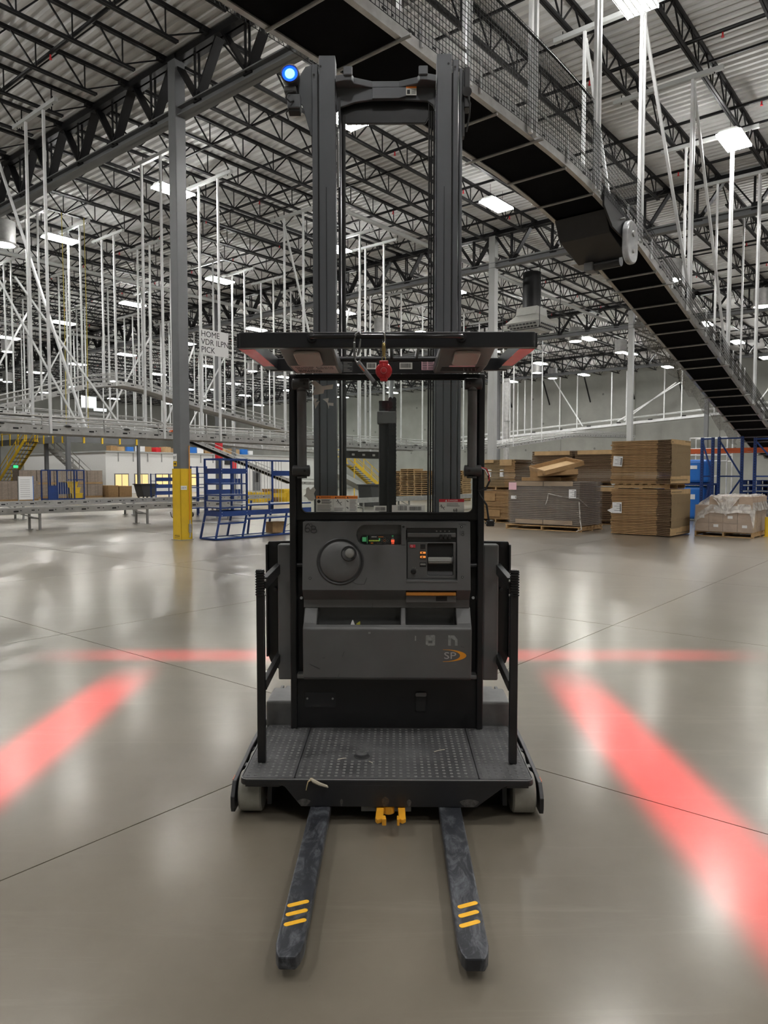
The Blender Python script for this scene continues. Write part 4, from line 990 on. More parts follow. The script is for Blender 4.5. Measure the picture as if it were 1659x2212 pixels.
def label_sheet(t, x, y, z, w, h, m=M_paper, tilt=0.0, side='f'):
    if side == 'f':
        o = MB().box(-0.004, 0, -w / 2, w / 2, -h / 2, h / 2).build('label_sheet', m, t, (x, y, z)); o.rotation_euler = (tilt, 0, 0)
        for k in range(4): MB().box(-0.0052, -0.004, -w * 0.38, w * (0.05 + 0.25 * (k % 2)), h * (0.32 - 0.2 * k), h * (0.36 - 0.2 * k)).build('print_line', M_greyink, o)
        MB().box(-0.0052, -0.004, -w * 0.45, -w * 0.3, -h * 0.35, h * 0.35).build('barcode', M_greyink, o)
lo = bundle('carton_bundle', 'lower bundle of flat brown cartons, front right tower', 19.5, 6.06, 0.02, 1.24, 27)
hi = bundle('carton_bundle', 'upper bundle of flat brown cartons, front right tower', 19.5, 6.08, 1.40, 1.18, 26)
make_pallet('bundle_pallet', 'wooden pallet between the two front carton bundles', W(20.2, 6.95, 1.262), BROT, None, 1.15, 1.5)
for t, h in ((lo, 1.24), (hi, 1.18)):
    for z0, z1 in ((0.02, 0.22), (h - 0.13, h - 0.0)):
        MB().add([(-0.175, 0.02, z0), (1.36, -0.012, z0), (1.36, -0.012, z1), (-0.175, 0.02, z1), (-0.17, 0.04, z0), (1.36, 0.01, z0), (1.36, 0.01, z1), (-0.17, 0.04, z1)], [(0, 1, 2, 3), (4, 5, 6, 7), (0, 1, 5, 4), (3, 2, 6, 7), (0, 3, 7, 4), (1, 2, 6, 5)]).build('end_flap', M_cardlt, t)
    MB().add([(-0.17, 0.018, 0.2), (1.36, -0.01, 0.2), (1.36, -0.01, h - 0.12), (-0.17, 0.018, h - 0.12)], [(0, 1, 2, 3)]).build('end_panel', M_cardend, t)
label_sheet(hi, -0.05, 1.50, 0.62, 0.26, 0.28, tilt=0.08); label_sheet(lo, -0.05, 1.52, 0.72, 0.26, 0.3, tilt=-0.02)
MB().add([(-0.045, 1.63, 0.72), (-0.05, 1.80, 0.64), (-0.045, 1.66, 0.56)], [(0, 1, 2)]).build('label_sheet', M_paper, lo)

# film wrapped block on its pallet, pallet runs along v
DK = [mat('wrapped_card_grey', (0.16, 0.125, 0.095), 0.6, 0, var=0.2, scale=7, stretch=(1, 1, 5))] * 5
wp = bundle('wrapped_carton_block', 'film wrapped block of flat cartons on pallet, trays on top', 19.55, 8.72, 0.165, 1.29, 24, [(0, 2.28), (0, 0.0), (1.5, 0.0), (1.5, 2.28)], DK, wob=0.006)
MB().box(-0.05, 1.55, -0.03, 2.31, 0.0, 1.295).build('stretch_film', M_film, wp)
for z0, z1 in ((1.15, 1.285), (0.02, 0.15)):
    for y0, y1 in ((0.2, 1.12), (1.14, 2.05)): MB().box(-0.045, -0.03, y0, y1, z0, z1).build('carton_strip', mat('tan_strip', (0.34, 0.245, 0.155), 0.6), wp)
MB().box(-0.058, -0.05, 2.02, 2.28, 1.03, 1.25).build('pink_sheet', M_pink, wp)
for k in range(4): MB().box(-0.06, -0.058, 2.05, 2.25, 1.08 + 0.045 * k, 1.085 + 0.045 * k).build('print_line', M_paper, wp)
label_sheet(wp, -0.052, 2.11, 0.80, 0.18, 0.10); label_sheet(wp, -0.052, 0.20, 0.93, 0.22, 0.26)
MB().tube([(-0.06, 0.62, 0.86), (-0.07, 0.95, 0.93), (-0.07, 0.98, 0.75), (-0.09, 1.03, 0.60)], 0.012, 6).build('loose_film_strand', M_filmw, wp)
MB().tube([(-0.06, 0.62, 0.86), (-0.06, 0.0, 0.80), (0.6, -0.04, 0.5)], 0.008, 6).build('loose_film_strand', M_filmw, wp)
MB().tube([(-0.08, -0.02, 0.7), (-0.09, -0.06, 0.2), (-0.12, -0.12, -0.08), (-0.14, 0.02, -0.14)], 0.018, 6).build('loose_film_strand', M_filmw, wp)
wpal = make_pallet('block_pallet', 'long wooden pallet under the film wrapped block', W(20.25, 9.86, 0.0), BROT + PI / 2, None, 2.05, 1.65)
# cardboard trays thrown on top
def tray(label, u, v, z, w, d, hh, rz, tx, ty):
    t = BT('carton_tray', label, 'cardboard tray', u, v, z, rz, 'cardboard trays on the wrapped block')
    t.rotation_euler = (tx, ty, BROT + rz)
    MB().box(-w / 2, w / 2, -d / 2, d / 2, 0, 0.012).build('base', M_cardlt, t)
    for s in (-1, 1):
        MB().box(-w / 2, w / 2, s * d / 2 - 0.008, s * d / 2 + 0.008, 0, hh).build('side_wall', M_card, t); MB().box(s * w / 2 - 0.008, s * w / 2 + 0.008, -d / 2, d / 2, 0, hh).build('side_wall', M_card, t)
    return t
tray('top cardboard tray, tilted, with loose flaps inside', 20.15, 9.75, 1.86, 1.45, 1.2, 0.13, 0.8, R(-14), R(-6))
tray('middle cardboard tray under the tilted one', 20.25, 9.75, 1.60, 1.5, 1.15, 0.15, 0.45, R(-3), R(3))
tray('lowest cardboard tray lying flat on wrapped block', 20.4, 10.1, 1.465, 1.1, 1.3, 0.11, 0.0, 0, 0)
tray('cardboard tray behind the tilted tray, by the dark stacks', 21.2, 10.4, 1.465, 0.7, 1.2, 0.5, 0.1, 0, 0)

# darker tall bundles behind
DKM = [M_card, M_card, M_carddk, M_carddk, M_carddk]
DKP = [(0, 1.5), (0, 0), (1.2, 0), (1.2, 1.5)]
def dark_tower(label, u, v, w):
    for k, (z0, hh) in enumerate(((0.15, 1.1), (1.42, 1.06))):
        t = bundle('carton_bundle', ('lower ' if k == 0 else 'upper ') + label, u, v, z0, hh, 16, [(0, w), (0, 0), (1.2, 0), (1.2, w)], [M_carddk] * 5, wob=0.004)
        MB().box(-0.03, -0.012, 0.08, w - 0.1, hh - 0.15, hh - 0.01).build('top_flap', M_cardlt, t)
        make_pallet('bundle_pallet', 'pallet under the ' + ('lower ' if k == 0 else 'upper ') + label, W(u + 0.6, v + w / 2, z0 - 0.145), BROT + PI / 2, None, w / 1.2, 1.15)
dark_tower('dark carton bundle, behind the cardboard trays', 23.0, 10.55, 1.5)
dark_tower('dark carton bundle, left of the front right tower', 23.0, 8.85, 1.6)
# carton stacks beside the truck
for k, (z0, hh, n) in enumerate(((0.15, 0.95, 18), (1.26, 0.92, 17))):
    t = bundle('carton_bundle', ['lower', 'upper'][k] + ' carton bundle right beside the truck window', 21.6, 11.95, z0, hh, n, [(0, 1.5), (0.0, 0.4), (0.0, 0.0), (1.2, 0.0), (1.2, 1.5)], [M_cardend, M_card, M_card, M_carddk, M_card] if k else [M_card, M_card, M_card, M_carddk, M_card])
    make_pallet('bundle_pallet', 'pallet under the ' + ['lower', 'upper'][k] + ' bundle right beside the truck window', W(22.2, 12.7, z0 - 0.145), BROT + PI / 2, None, 1.3, 1.2)
    if k:
        for y0, y1 in ((0.12, 0.58), (0.82, 1.4)): MB().box(-0.04, -0.02, y0, y1, hh - (0.22 if y0 < 0.5 else 0.12), hh - 0.01).build('top_flap', M_cardlt, t)
        for y in (0.5, 0.98): label_sheet(t, -0.035, y, 0.45, 0.14, 0.24, tilt=0.1 if y > 0.6 else 0)
    else:
        MB().box(-0.05, -0.025, 0.75, 1.45, 0.6, 0.85).build('hanging_flap', M_card, t); MB().box(-0.05, -0.025, 0.55, 1.1, 0.06, 0.3).build('hanging_flap', M_card, t)

# small film draped pallet of cartons at the right
sp_ = make_pallet('small_pallet', 'small pallet under the film draped cartons at right', W(21.2, 5.05, 0.0), BROT + PI / 2, None, 1.22, 1.75)
M_beige = mat('beige_carton', (0.40, 0.30, 0.225), 0.6, 0, var=0.08, scale=6)
bxm = MB().box(-0.27, 0.27, -0.172, 0.172, 0, 0.232).mesh('carton', M_beige)
cnt = 0
for k in range(4):
    for j in range(4):
        for i in range(3):
            if k == 3 and j > 2: continue
            if k == 2 and j == 3 and i == 0: pass
            o = inst(bxm, 'beige_carton', None, W(20.6 + 0.56 * i + random.uniform(-.01, .01), 4.53 + 0.352 * j, 0.141 + 0.2335 * k), (0, 0, BROT))
            row = ['bottom', 'second', 'third', 'top'][k]; col_ = ['rightmost', 'middle right', 'middle left', 'leftmost'][j]; dep = ['front', 'middle', 'rear'][i]
            tag(o, '%s carton, %s layer, %s row of film draped pallet' % (col_ + ' beige', row, dep), 'box', 'beige cartons on the small pallet')
            if i == 0 and (j + k) % 2 == 0: MB().box(-0.274, -0.27, -0.06, 0.06, 0.12, 0.19).build('label', M_paper, o)
dr = BT('film_drape', 'cloudy stretch film draped over the beige cartons', 'plastic film', 21.2, 5.05, 0.14)
mb = MB(); nu, nv = 14, 14
def hz_(a, b):
    s = 0.95 if b < 0.32 else (0.95 - 0.22 * min(1, (b - 0.32) / 0.3))
    return s + 0.02 * math.sin(a * 9) * math.cos(b * 7)
for i in range(nu + 1):
    for j in range(nv + 1):
        a = -0.93 + 1.86 * i / nu; b = -0.75 + 1.5 * j / nv
        z = hz_(a, b); edge = max(abs(a) - 0.86, 0) * 3 + max(abs(b) - 0.69, 0) * 3
        mb.v.append((a, b, max(0.05, z + 0.012 - edge * 2.2 + random.uniform(-.012, .012))))
for i in range(nu):
    for j in range(nv): k = i * (nv + 1) + j; mb.f.append((k, k + 1, k + nv + 2, k + nv + 1))
mb.build('sheet', M_filmw, dr, smooth=True)
mb = MB()
for i in range(9):
    for j in range(7):
        b = -0.42 + 0.75 * i / 8; d = j / 6; drop = 0.52 * (1 - abs(i - 3.0) / 6.5) * d
        mb.v.append((-0.90 - 0.03 * math.sin(i * 2 + j) - 0.03 * d, b * (1 - 0.5 * d), 0.94 - drop))
for i in range(8):
    for j in range(6): k = i * 7 + j; mb.f.append((k, k + 1, k + 8, k + 7))
mb.build('hanging_fold', M_filmw, dr, smooth=True)
MB().box(-0.91, 0.91, -0.72, 0.72, 0.0, 0.72).build('side_wrap', M_film, dr)
yb = BT('yellow_post_guard', 'short yellow steel post guard right of the film draped pallet', 'guard', 21.25, 4.12, 0.0)
MB().box(-0.02, 0.02, -0.1, 0.12, 0.01, 0.52).build('face_plate', M_yellow, yb); MB().box(-0.02, 0.16, 0.1, 0.12, 0.01, 0.52).build('side_plate', M_yellow, yb); MB().box(-0.05, 0.18, -0.13, 0.15, 0, 0.012).build('foot', M_yellow, yb)

# blue pallet racking with orange beams
def rack_frame(label, u, v0, v1, h):
    t = BT('pallet_rack', label, 'rack', u, v0, 0.0, 0, 'blue rack uprights'); L = v1 - v0
    for y in (0, L): 
        MB().box(-0.05, 0.05, y - 0.045, y + 0.045, 0.01, h).build('upright', M_blue, t); MB().box(-0.08, 0.08, y - 0.08, y + 0.08, 0, 0.012).build('foot', M_blue, t)
        mbs = MB()
        for k in range(int(h / 0.09)): mbs.box(-0.0515, -0.05, y - 0.022, y + 0.004, 0.1 + 0.09 * k, 0.135 + 0.09 * k)
        mbs.build('slot_holes', M_slot, t, kind='stuff')
    for z in (0.3, 1.6, h - 0.05): MB().bar((0, 0, z), (0, L, z), 0.05, 0.05).build('cross_brace', M_blue, t)
    MB().bar((0, 0, 1.6), (0, L, h - 0.1), 0.05, 0.05).build('diagonal_brace', M_blue, t); MB().bar((0, L, 0.35), (0, 0, 1.55), 0.05, 0.05).build('diagonal_brace', M_blue, t)
    return t
rack_frame('slotted blue rack upright just right of brown tower', 26.6, 7.0, 7.35, 2.95)
rack_frame('blue rack upright with long diagonal, middle one', 27.2, 6.2, 6.95, 2.98)
rack_frame('blue rack upright at the right picture edge', 27.0, 4.75, 5.75, 2.92)
ob = thing('orange_beam', 'long orange rack beam behind the blue uprights', 'rack beam', (0, 0, 0), BROT)
MB().box(27.6, 27.68, 1.0, 9.2, 2.48, 2.60).build('front_beam', M_orange, ob); MB().box(28.6, 28.68, 1.0, 9.2, 2.45, 2.57).build('rear_beam', M_orange, ob)
for v in (1.1, 4.0, 6.2, 9.0): MB().box(27.68, 28.6, v, v + 0.05, 2.49, 2.54).build('cross_tie', M_galv, ob)
for y in (1.05, 9.1): MB().box(27.6, 28.68, y - 0.05, y + 0.05, 0, 2.5).build('end_post', M_blue, ob)
for k in range(7):
    t = BT('blue_pallet', ['bottom', 'second', 'third', 'fourth', 'fifth', 'sixth', 'top'][k] + ' blue pallet of the stack behind the rack', 'pallet', 29.0, 5.6, 0.005 + 0.215 * k, 0, 'stacked blue pallets')
    MB().box(-0.6, 0.6, -0.85, 0.85, 0.14, 0.17).build('deck', M_blue, t); MB().box(-0.6, 0.6, -0.85, 0.85, 0, 0.02).build('base', M_blue, t)
    for y in (-0.78, -0.3, 0.3, 0.78):
        for x_ in (-0.5, 0.5): MB().box(x_ - 0.08, x_ + 0.08, y - 0.07, y + 0.07, 0.02, 0.14).build('block', M_blue, t)
for i, (v, z0, hh) in enumerate(((7.95, 0.05, 1.2), (7.9, 1.35, 0.85))):
    t = BT('blue_wrapped_goods', ['lower bulging blue sack behind brown tower', 'upper blue wrapped bale behind brown tower'][i], 'bale', 27.6, v, z0)
    MB().prism(rrect(-0.5, 0.5, -0.6, 0.6, 0.18, 4), 0, hh, 'z').build('body', M_glossblue, t, bevel=0.12, seg=3); MB().box(-0.51, -0.5, -0.25, 0.1, hh * 0.6, hh * 0.75).build('label', M_paper, t)
rkb = thing('rack_shelf', 'blue shelf beam carrying the blue bale', 'shelf', (0, 0, 0), BROT)
MB().box(27.05, 28.15, 7.2, 8.6, 1.28, 1.345).build('beam', M_blue, rkb)
for u in (27.1, 28.1):
    for v in (7.25, 8.55): MB().box(u - 0.04, u + 0.04, v - 0.04, v + 0.04, 0, 1.28).build('leg', M_blue, rkb)
wfr = thing('white_wire_frame', 'white tubular frame behind the blue rack', 'frame', W(30.5, 8.2, 0), BROT)
for y in (-0.7, 0.7):
    for x_ in (0, 0.8): MB().tube([(x_, y, 0), (x_, y, 3.15)], 0.025, 8).build('post', M_strut, wfr)
for z in (1.6, 2.2, 2.45, 2.7, 3.13):
    for x_ in (0, 0.8): MB().tube([(x_, -0.7, z), (x_, 0.7, z)], 0.02, 8).build('rung', M_strut, wfr)
# ------------------------------------------------------------------ the order picker truck
TY, TX, TR = 3.27, 0.012, R(-0.8)
T = thing('order_picker', 'black and charcoal order picker truck with forks facing the viewer', 'forklift', (TX, TY, 0), TR)
def P(name, m, mb, parent=T, **k): return mb.build(name, m, parent, **k)

# forks
for s, (xa, xb), side in ((-1, (-0.357, -0.262), 'left'), (1, (0.245, 0.347), 'right')):
    tipx = 0.02
    pts = [(xa, 0.45), (xa, -0.975), (xa + tipx * 0.4, -1.02), (xa + tipx, -1.045), (xb - tipx, -1.045), (xb - tipx * 0.4, -1.02), (xb, -0.975), (xb, 0.45)]
    fk = P('fork', M_fork, MB().prism(pts, 0.04, 0.085, 'z'), bevel=0.006)
    xm = (xa + xb) / 2
    for i, yy in enumerate((-0.757, -0.81, -0.866)):
        cx, cy = xm + (-0.002 if s < 0 else 0.004) - s * 0.002 * i, yy; L, r_ = 0.030, 0.0105; a0 = R(24)
        pl = []
        for k in range(9): a = PI / 2 - PI * k / 8; pl.append((L + r_ * math.cos(a), r_ * math.sin(a)))
        for k in range(9): a = -PI / 2 - PI * k / 8; pl.append((-L + r_ * math.cos(a), r_ * math.sin(a)))
        pl = [(cx + x * math.cos(a0) - y * math.sin(a0), cy + x * math.sin(a0) + y * math.cos(a0)) for x, y in pl]
        P('stripe_decal', M_decal, MB().prism(pl, 0.085, 0.0858, 'z'), fk)
    P('heel', M_fork, MB().box(xa, xb, 0.42, 0.47, 0.04, 0.185))

# platform and skirt
plat = P('platform', M_blacksteel, MB().prism(rrect(-0.686, 0.686, 0.0, 0.735, 0.035), 0.186, 0.212, 'z'), bevel=0.004)
P('edge_bead', mat('grey_edge_bead', (0.16, 0.16, 0.16), 0.5), MB().tube([(-0.655, 0.004, 0.2135), (0.655, 0.004, 0.2135)], 0.0035, 6), plat)
for s in (-1, 1): P('edge_bead', MATS['grey_edge_bead'], MB().tube([(s * 0.655, 0.004, 0.2135), (s * 0.676, 0.014, 0.2135), (s * 0.683, 0.035, 0.2135), (s * 0.683, 0.6, 0.2135)], 0.0035, 6), plat)
P('front_skirt', M_blacksteel, MB().prism([(-0.50, 0.19), (0.56, 0.19), (0.54, 0.180), (0.418, 0.087), (-0.40, 0.087), (-0.475, 0.180)], 0.0, 0.018, 'y'), bevel=0.002)
for x0, x1 in ((-0.66, -0.5), (0.56, 0.66)): P('skirt_flange', M_blacksteel, MB().box(x0, x1, 0.004, 0.02, 0.178, 0.19))
scuff = mat('scuffed_paint', (0.09, 0.085, 0.08), 0.6, 0, col2=(0.02, 0.02, 0.02), scale=60)
rust = mat('rust_scuff', (0.09, 0.06, 0.035), 0.7, 0, col2=(0.018, 0.016, 0.015), scale=90)
for x, w, h_, m_ in ((-0.385, 0.034, 0.032, scuff), (0.385, 0.05, 0.034, scuff), (-0.21, 0.008, 0.03, scuff), (0.105, 0.012, 0.03, scuff), (-0.005, 0.02, 0.05, rust)):
    pl = [(x + w * math.cos(a) * (0.8 + 0.2 * math.sin(3 * a)), 0.105 + h_ * 0.6 * math.sin(a)) for a in [2 * PI * k / 14 for k in range(14)]]
    pl = [(a, max(0.0885, b)) for a, b in pl]
    P('paint_scuff', m_, MB().prism(pl, -0.0006, 0.0, 'y'))
# three rubber mats with raised dots
for x0, x1, y1 in ((-0.672, -0.433, 0.722), (-0.429, 0.429, 0.69), (0.433, 0.672, 0.722)):
    mt = P('floor_mat', M_mat, MB().prism(rrect(x0, x1, 0.01, y1, 0.012, 3), 0.2115, 0.2185, 'z'), bevel=0.0015)
    db = MB(); nx = round((x1 - x0 - 0.03) / 0.0345); 
    for i in range(nx + 1):
        for j in range(20):
            cx = x0 + 0.02 + (x1 - x0 - 0.04) * i / nx; cy = 0.035 + 0.0345 * j
            if cy > y1 - 0.015 or (x0 < -0.13 < x1 and (cx + 0.127) ** 2 + (cy - 0.27) ** 2 < 0.0035): continue
            r_ = 0.0085
            vs = [(cx + r_ * math.cos(2 * PI * k / 8), cy + r_ * math.sin(2 * PI * k / 8), 0.2184) for k in range(8)] + [(cx + r_ * .55 * math.cos(2 * PI * k / 8), cy + r_ * .55 * math.sin(2 * PI * k / 8), 0.2212) for k in range(8)]
            db.add(vs, [tuple(range(8, 16))] + [(k, (k + 1) % 8, 8 + (k + 1) % 8, 8 + k) for k in range(8)])
    P('raised_dots', M_dot, db, mt, kind='stuff')
bp = P('brake_pedal', M_plasticdk, MB().lathe([(0.040, 0.2185), (0.040, 0.221), (0.036, 0.222)], 20, (-0.127, 0.27, 0)), smooth=True)
P('pedal_button', M_mat, MB().lathe([(0.032, 0.222), (0.032, 0.236), (0.029, 0.239), (0.0, 0.239)], 20, (-0.127, 0.27, 0)), bp, smooth=True)
for r_ in (0.012, 0.02, 0.027): P('pedal_ring', M_pad, MB().tube([(-0.127 + r_ * math.cos(a), 0.27 + r_ * math.sin(a), 0.2392) for a in [2 * PI * k / 18 for k in range(19)]], 0.0016, 5, False), bp)

# load wheels, wheel plates and straddle legs
for s in (-1, 1):
    lg = P('straddle_leg', M_base, MB().box(s * 0.58 if s > 0 else -0.715, 0.715 if s > 0 else -0.58, 0.52, 1.65, 0.06, 0.17), bevel=0.008)
    P('wheel_plate', M_blacksteel, MB().prism([(0.06, 0.03), (0.05, 0.055), (0.05, 0.105), (0.10, 0.165), (0.55, 0.185), (1.6, 0.185), (1.6, 0.04), (0.20, 0.025)], s * 0.722, s * 0.742, 'x'), lg, bevel=0.003)
    P('inner_plate', M_blacksteel, MB().prism([(0.10, 0.05), (0.12, 0.15), (0.55, 0.17), (0.55, 0.05)], s * 0.555, s * 0.575, 'x'), lg)
    for y in (0.29, 0.50): P('frame_bridge', M_blacksteel, MB().box(min(s * 0.575, s * 0.722), max(s * 0.575, s * 0.722), y - 0.02, y + 0.02, 0.11, 0.168), lg)
    for y in (0.155, 0.40):
        w = P('load_wheel', M_wheel, MB().lathe([(0.06, -0.055), (0.088, -0.055), (0.095, -0.047), (0.095, 0.047), (0.088, 0.055), (0.06, 0.055)], 28, (s * 0.655, y, 0.0955), 'x'), lg, smooth=True)
    P('reflector', M_orange, MB().box(min(s * 0.7425, s * 0.7455), max(s * 0.7425, s * 0.7455), 0.12, 0.17, 0.14, 0.163), lg)
    P('wheel_bracket', M_pad, MB().box(min(s * 0.51, s * 0.555), max(s * 0.51, s * 0.555), 0.12, 0.2, 0.13, 0.18), lg)
    P('drive_cover', M_base, MB().prism([(0.75, 0.19), (0.75, 0.345), (1.02, 0.345), (1.02, 0.19)], s * 0.42, s * 0.695, 'x'), bevel=0.012)
P('power_unit', M_plastic, MB().box(-0.44, 0.44, 1.45, 2.05, 0.08, 1.12), bevel=0.03)
P('chassis', M_blacksteel, MB().box(-0.56, 0.56, 0.80, 1.45, 0.10, 0.19))

# pallet clamp below the skirt
cl = P('clamp_carrier', M_pad, MB().box(-0.12, 0.115, 0.02, 0.06, 0.055, 0.085), bevel=0.003)
P('clamp_hub', M_amber, MB().lathe([(0.03, 0.05), (0.03, 0.085)], 16, (0.008, 0.03, 0)), cl)
for s, x in ((-1, -0.028), (1, 0.068)):
    P('clamp_jaw', M_amber, MB().prism([(x - 0.018, 0.06), (x - 0.016 + s * 0.006, -0.10), (x - 0.004 + s * 0.008, -0.115), (x + 0.016 + s * 0.004, -0.10), (x + 0.018, 0.06)], 0.062, 0.082, 'z'), cl, bevel=0.003)
    xi = x - s * 0.012
    P('clamp_tip', M_amber, MB().prism([(min(xi, xi - s * 0.012) + s * 0.004, -0.075), (min(xi, xi - s * 0.012) + s * 0.004, -0.112), (min(xi, xi - s * 0.012) + 0.016, -0.112), (min(xi, xi - s * 0.012) + 0.012, -0.075)], 0.052, 0.084, 'z'), cl, bevel=0.003)

# kick panel, backing plate, frame posts
kp = P('kick_panel', M_black, MB().box(-0.525, 0.515, 0.68, 0.70, 0.2185, 0.497))
P('access_plate', M_blacksteel, MB().prism(rrect(-0.462, -0.292, 0.335, 0.42, 0.008, 3), 0.676, 0.68, 'y'), kp, bevel=0.001)
P('plate_slot', M_slot, MB().box(-0.427, -0.33, 0.6745, 0.677, 0.338, 0.352), kp)
for x in (-0.45, -0.308): P('screw', M_galvd, MB().lathe([(0.006, 0.6735), (0.006, 0.676)], 10, (x, 0, 0.385), 'y'), kp)
lt = P('latch', M_blacksteel, MB().prism(rrect(0.155, 0.213, 0.315, 0.42, 0.006, 3), 0.670, 0.68, 'y'), kp, bevel=0.002)
P('latch_lip', M_pad, MB().prism(rrect(0.153, 0.215, 0.402, 0.424, 0.008, 3), 0.660, 0.672, 'y'), lt, bevel=0.003)
P('latch_well', M_slot, MB().box(0.160, 0.207, 0.6685, 0.6705, 0.32, 0.38), lt)
P('backing_plate', M_black, MB().box(-0.52, 0.51, 0.735, 0.745, 0.48, 1.42))
for x0, x1 in ((-0.54, -0.505), (0.492, 0.527)):
    P('frame_post', M_black, MB().box(x0, x1, 0.655, 0.76, 0.2185, 2.18), bevel=0.006)
for x, z in ((-0.487, 0.942), (0.478, 0.945)): P('rivet', M_paper, MB().lathe([(0.008, 0.728), (0.008, 0.735)], 12, (x, 0, z), 'y'))
for x0, x1 in ((-0.51, -0.44), (0.43, 0.50)):
    P('cross_tube', M_blacksteel, MB().tube([(x0, 0.70, 1.13), (x1, 0.70, 1.13)], 0.016, 10), smooth=True)
    P('lower_step', M_base, MB().box(x0, x1, 0.66, 0.735, 0.50, 0.525), bevel=0.006)

# ---- console -------------------------------------------------
XA, XB = -0.462, 0.447
def FY(z): return 0.62 - (1.378 - z) * 0.126
TILT = math.atan(0.126)
con = P('console', M_plastic, MB().prism([(0.62, 1.378), (FY(1.012), 1.012), (0.640, 0.948), (0.640, 0.905), (0.73, 0.905), (0.73, 1.378)], XA, XB, 'x'))
cut(con, MB().prism([(0.13 + 0.058 * math.cos(a), 1.335 + 0.0) for a in ()] or rrect(-0.170, 0.105, 1.252, 1.362, 0.05, 6), 0.5, 0.66, 'y'))
cut(con, MB().box(0.101, 0.375, 0.5, 0.645, 1.062, 1.345))
cut(con, MB().box(0.098, 0.372, 0.5, 0.628, 0.94, 1.008))
bevel(con, 0.005)
def onface(x, z, off=0.0): return Vector((x, FY(z) - off, z))
def face_obj(name, m, mb, x, z, off=0.0, parent=con, **k):
    """mb is modelled in x / depth(y, minus = toward the driver) / z around the origin and laid on the sloping face"""
    M = Matrix.Translation(onface(x, z, off)) @ Matrix.Rotation(-TILT, 4, 'X')
    return P(name, m, mb.xf(M), parent, **k)
# steering dish with knob
st = face_obj('steering_dish', M_plasticdk, MB().lathe([(0.122, 0.004), (0.128, -0.003), (0.122, -0.007), (0.112, -0.002), (0.112, 0.004)], 40, (0, 0, 0), 'y'), -0.257, 1.165, smooth=True)
face_obj('dish_cover', M_plastic, MB().lathe([(0.108, -0.002), (0.107, -0.012), (0.096, -0.02), (0.055, -0.026), (0.0, -0.027)], 40, (0, 0, 0), 'y'), -0.257, 1.165, parent=st, smooth=True)
face_obj('knob_recess', M_plasticdk, MB().lathe([(0.042, -0.015), (0.043, -0.027), (0.040, -0.0285), (0.036, -0.025), (0.0, -0.0245)], 28, (0.048, 0, 0.042), 'y'), -0.257, 1.165, parent=st, smooth=True)
face_obj('knob', M_greyknob, MB().lathe([(0.011, -0.02), (0.013, -0.045), (0.024, -0.05), (0.026, -0.06), (0.022, -0.071), (0.010, -0.076), (0.0, -0.0765)], 24, (0.054, 0, 0.043), 'y'), -0.257, 1.165, parent=st, smooth=True)
# display strip in its rounded recess
ds = P('display', M_slot, MB().prism(rrect(-0.152, 0.060, 1.253, 1.302, 0.022, 5), 0.652, 0.656, 'y'), con)
P('display_panel', M_plasticdk, MB().box(-0.10, 0.10, 0.648, 0.652, 1.253, 1.303), ds)
def led(m_, x0, x1, z0, z1, n_='indicator'): P(n_, m_, MB().box(x0, x1, 0.6455, 0.648, z0, z1), ds)
led(M_green, -0.140, -0.118, 1.268, 1.292); led(M_green, -0.114, -0.112, 1.258, 1.300)
for i in range(8): led(M_lime, -0.104 + 0.0075 * i, -0.099 + 0.0075 * i, 1.270, 1.276)
led(M_paper, -0.09, -0.062, 1.2925, 1.2955, 'print'); led(M_orangehdr, -0.052, -0.024, 1.2925, 1.2955, 'print')
led(M_green, -0.05, -0.042, 1.272, 1.286); led(M_greyknob, -0.06, -0.03, 1.258, 1.2595, 'print'); led(M_orangehdr, -0.093, -0.080, 1.257, 1.263, 'print')
for dx, dz, m_ in ((0, 0, M_orangehdr), (-0.015, 0, M_greyknob), (0.015, 0, M_greyknob), (0, 0.011, M_greyknob), (0, -0.011, M_greyknob)):
    P('key_ring', m_, MB().tube([(-0.018 + dx + 0.0058 * math.cos(a), 0.6465, 1.2735 + dz + 0.0052 * math.sin(a)) for a in [2 * PI * k / 12 for k in range(13)]], 0.0009, 4, False), ds)
led(M_greyknob, 0.020, 0.034, 1.279, 1.290); led(M_redled, 0.018, 0.036, 1.265, 1.279); led(M_redled, 0.021, 0.026, 1.255, 1.264); led(M_redled, 0.029, 0.034, 1.255, 1.264); led(M_green, 0.022, 0.031, 1.295, 1.302)
dv = P('divider', M_plastic, MB().prism([(FY(1.36) - 0.004, 1.362), (FY(1.252) - 0.004, 1.252), (0.66, 1.252), (0.66, 1.362)], 0.072, 0.098, 'x'), con, bevel=0.004)
P('screw', M_slot, MB().lathe([(0.006, FY(1.35) - 0.008), (0.006, FY(1.35))], 10, (0.085, 0, 1.352), 'y'), dv)
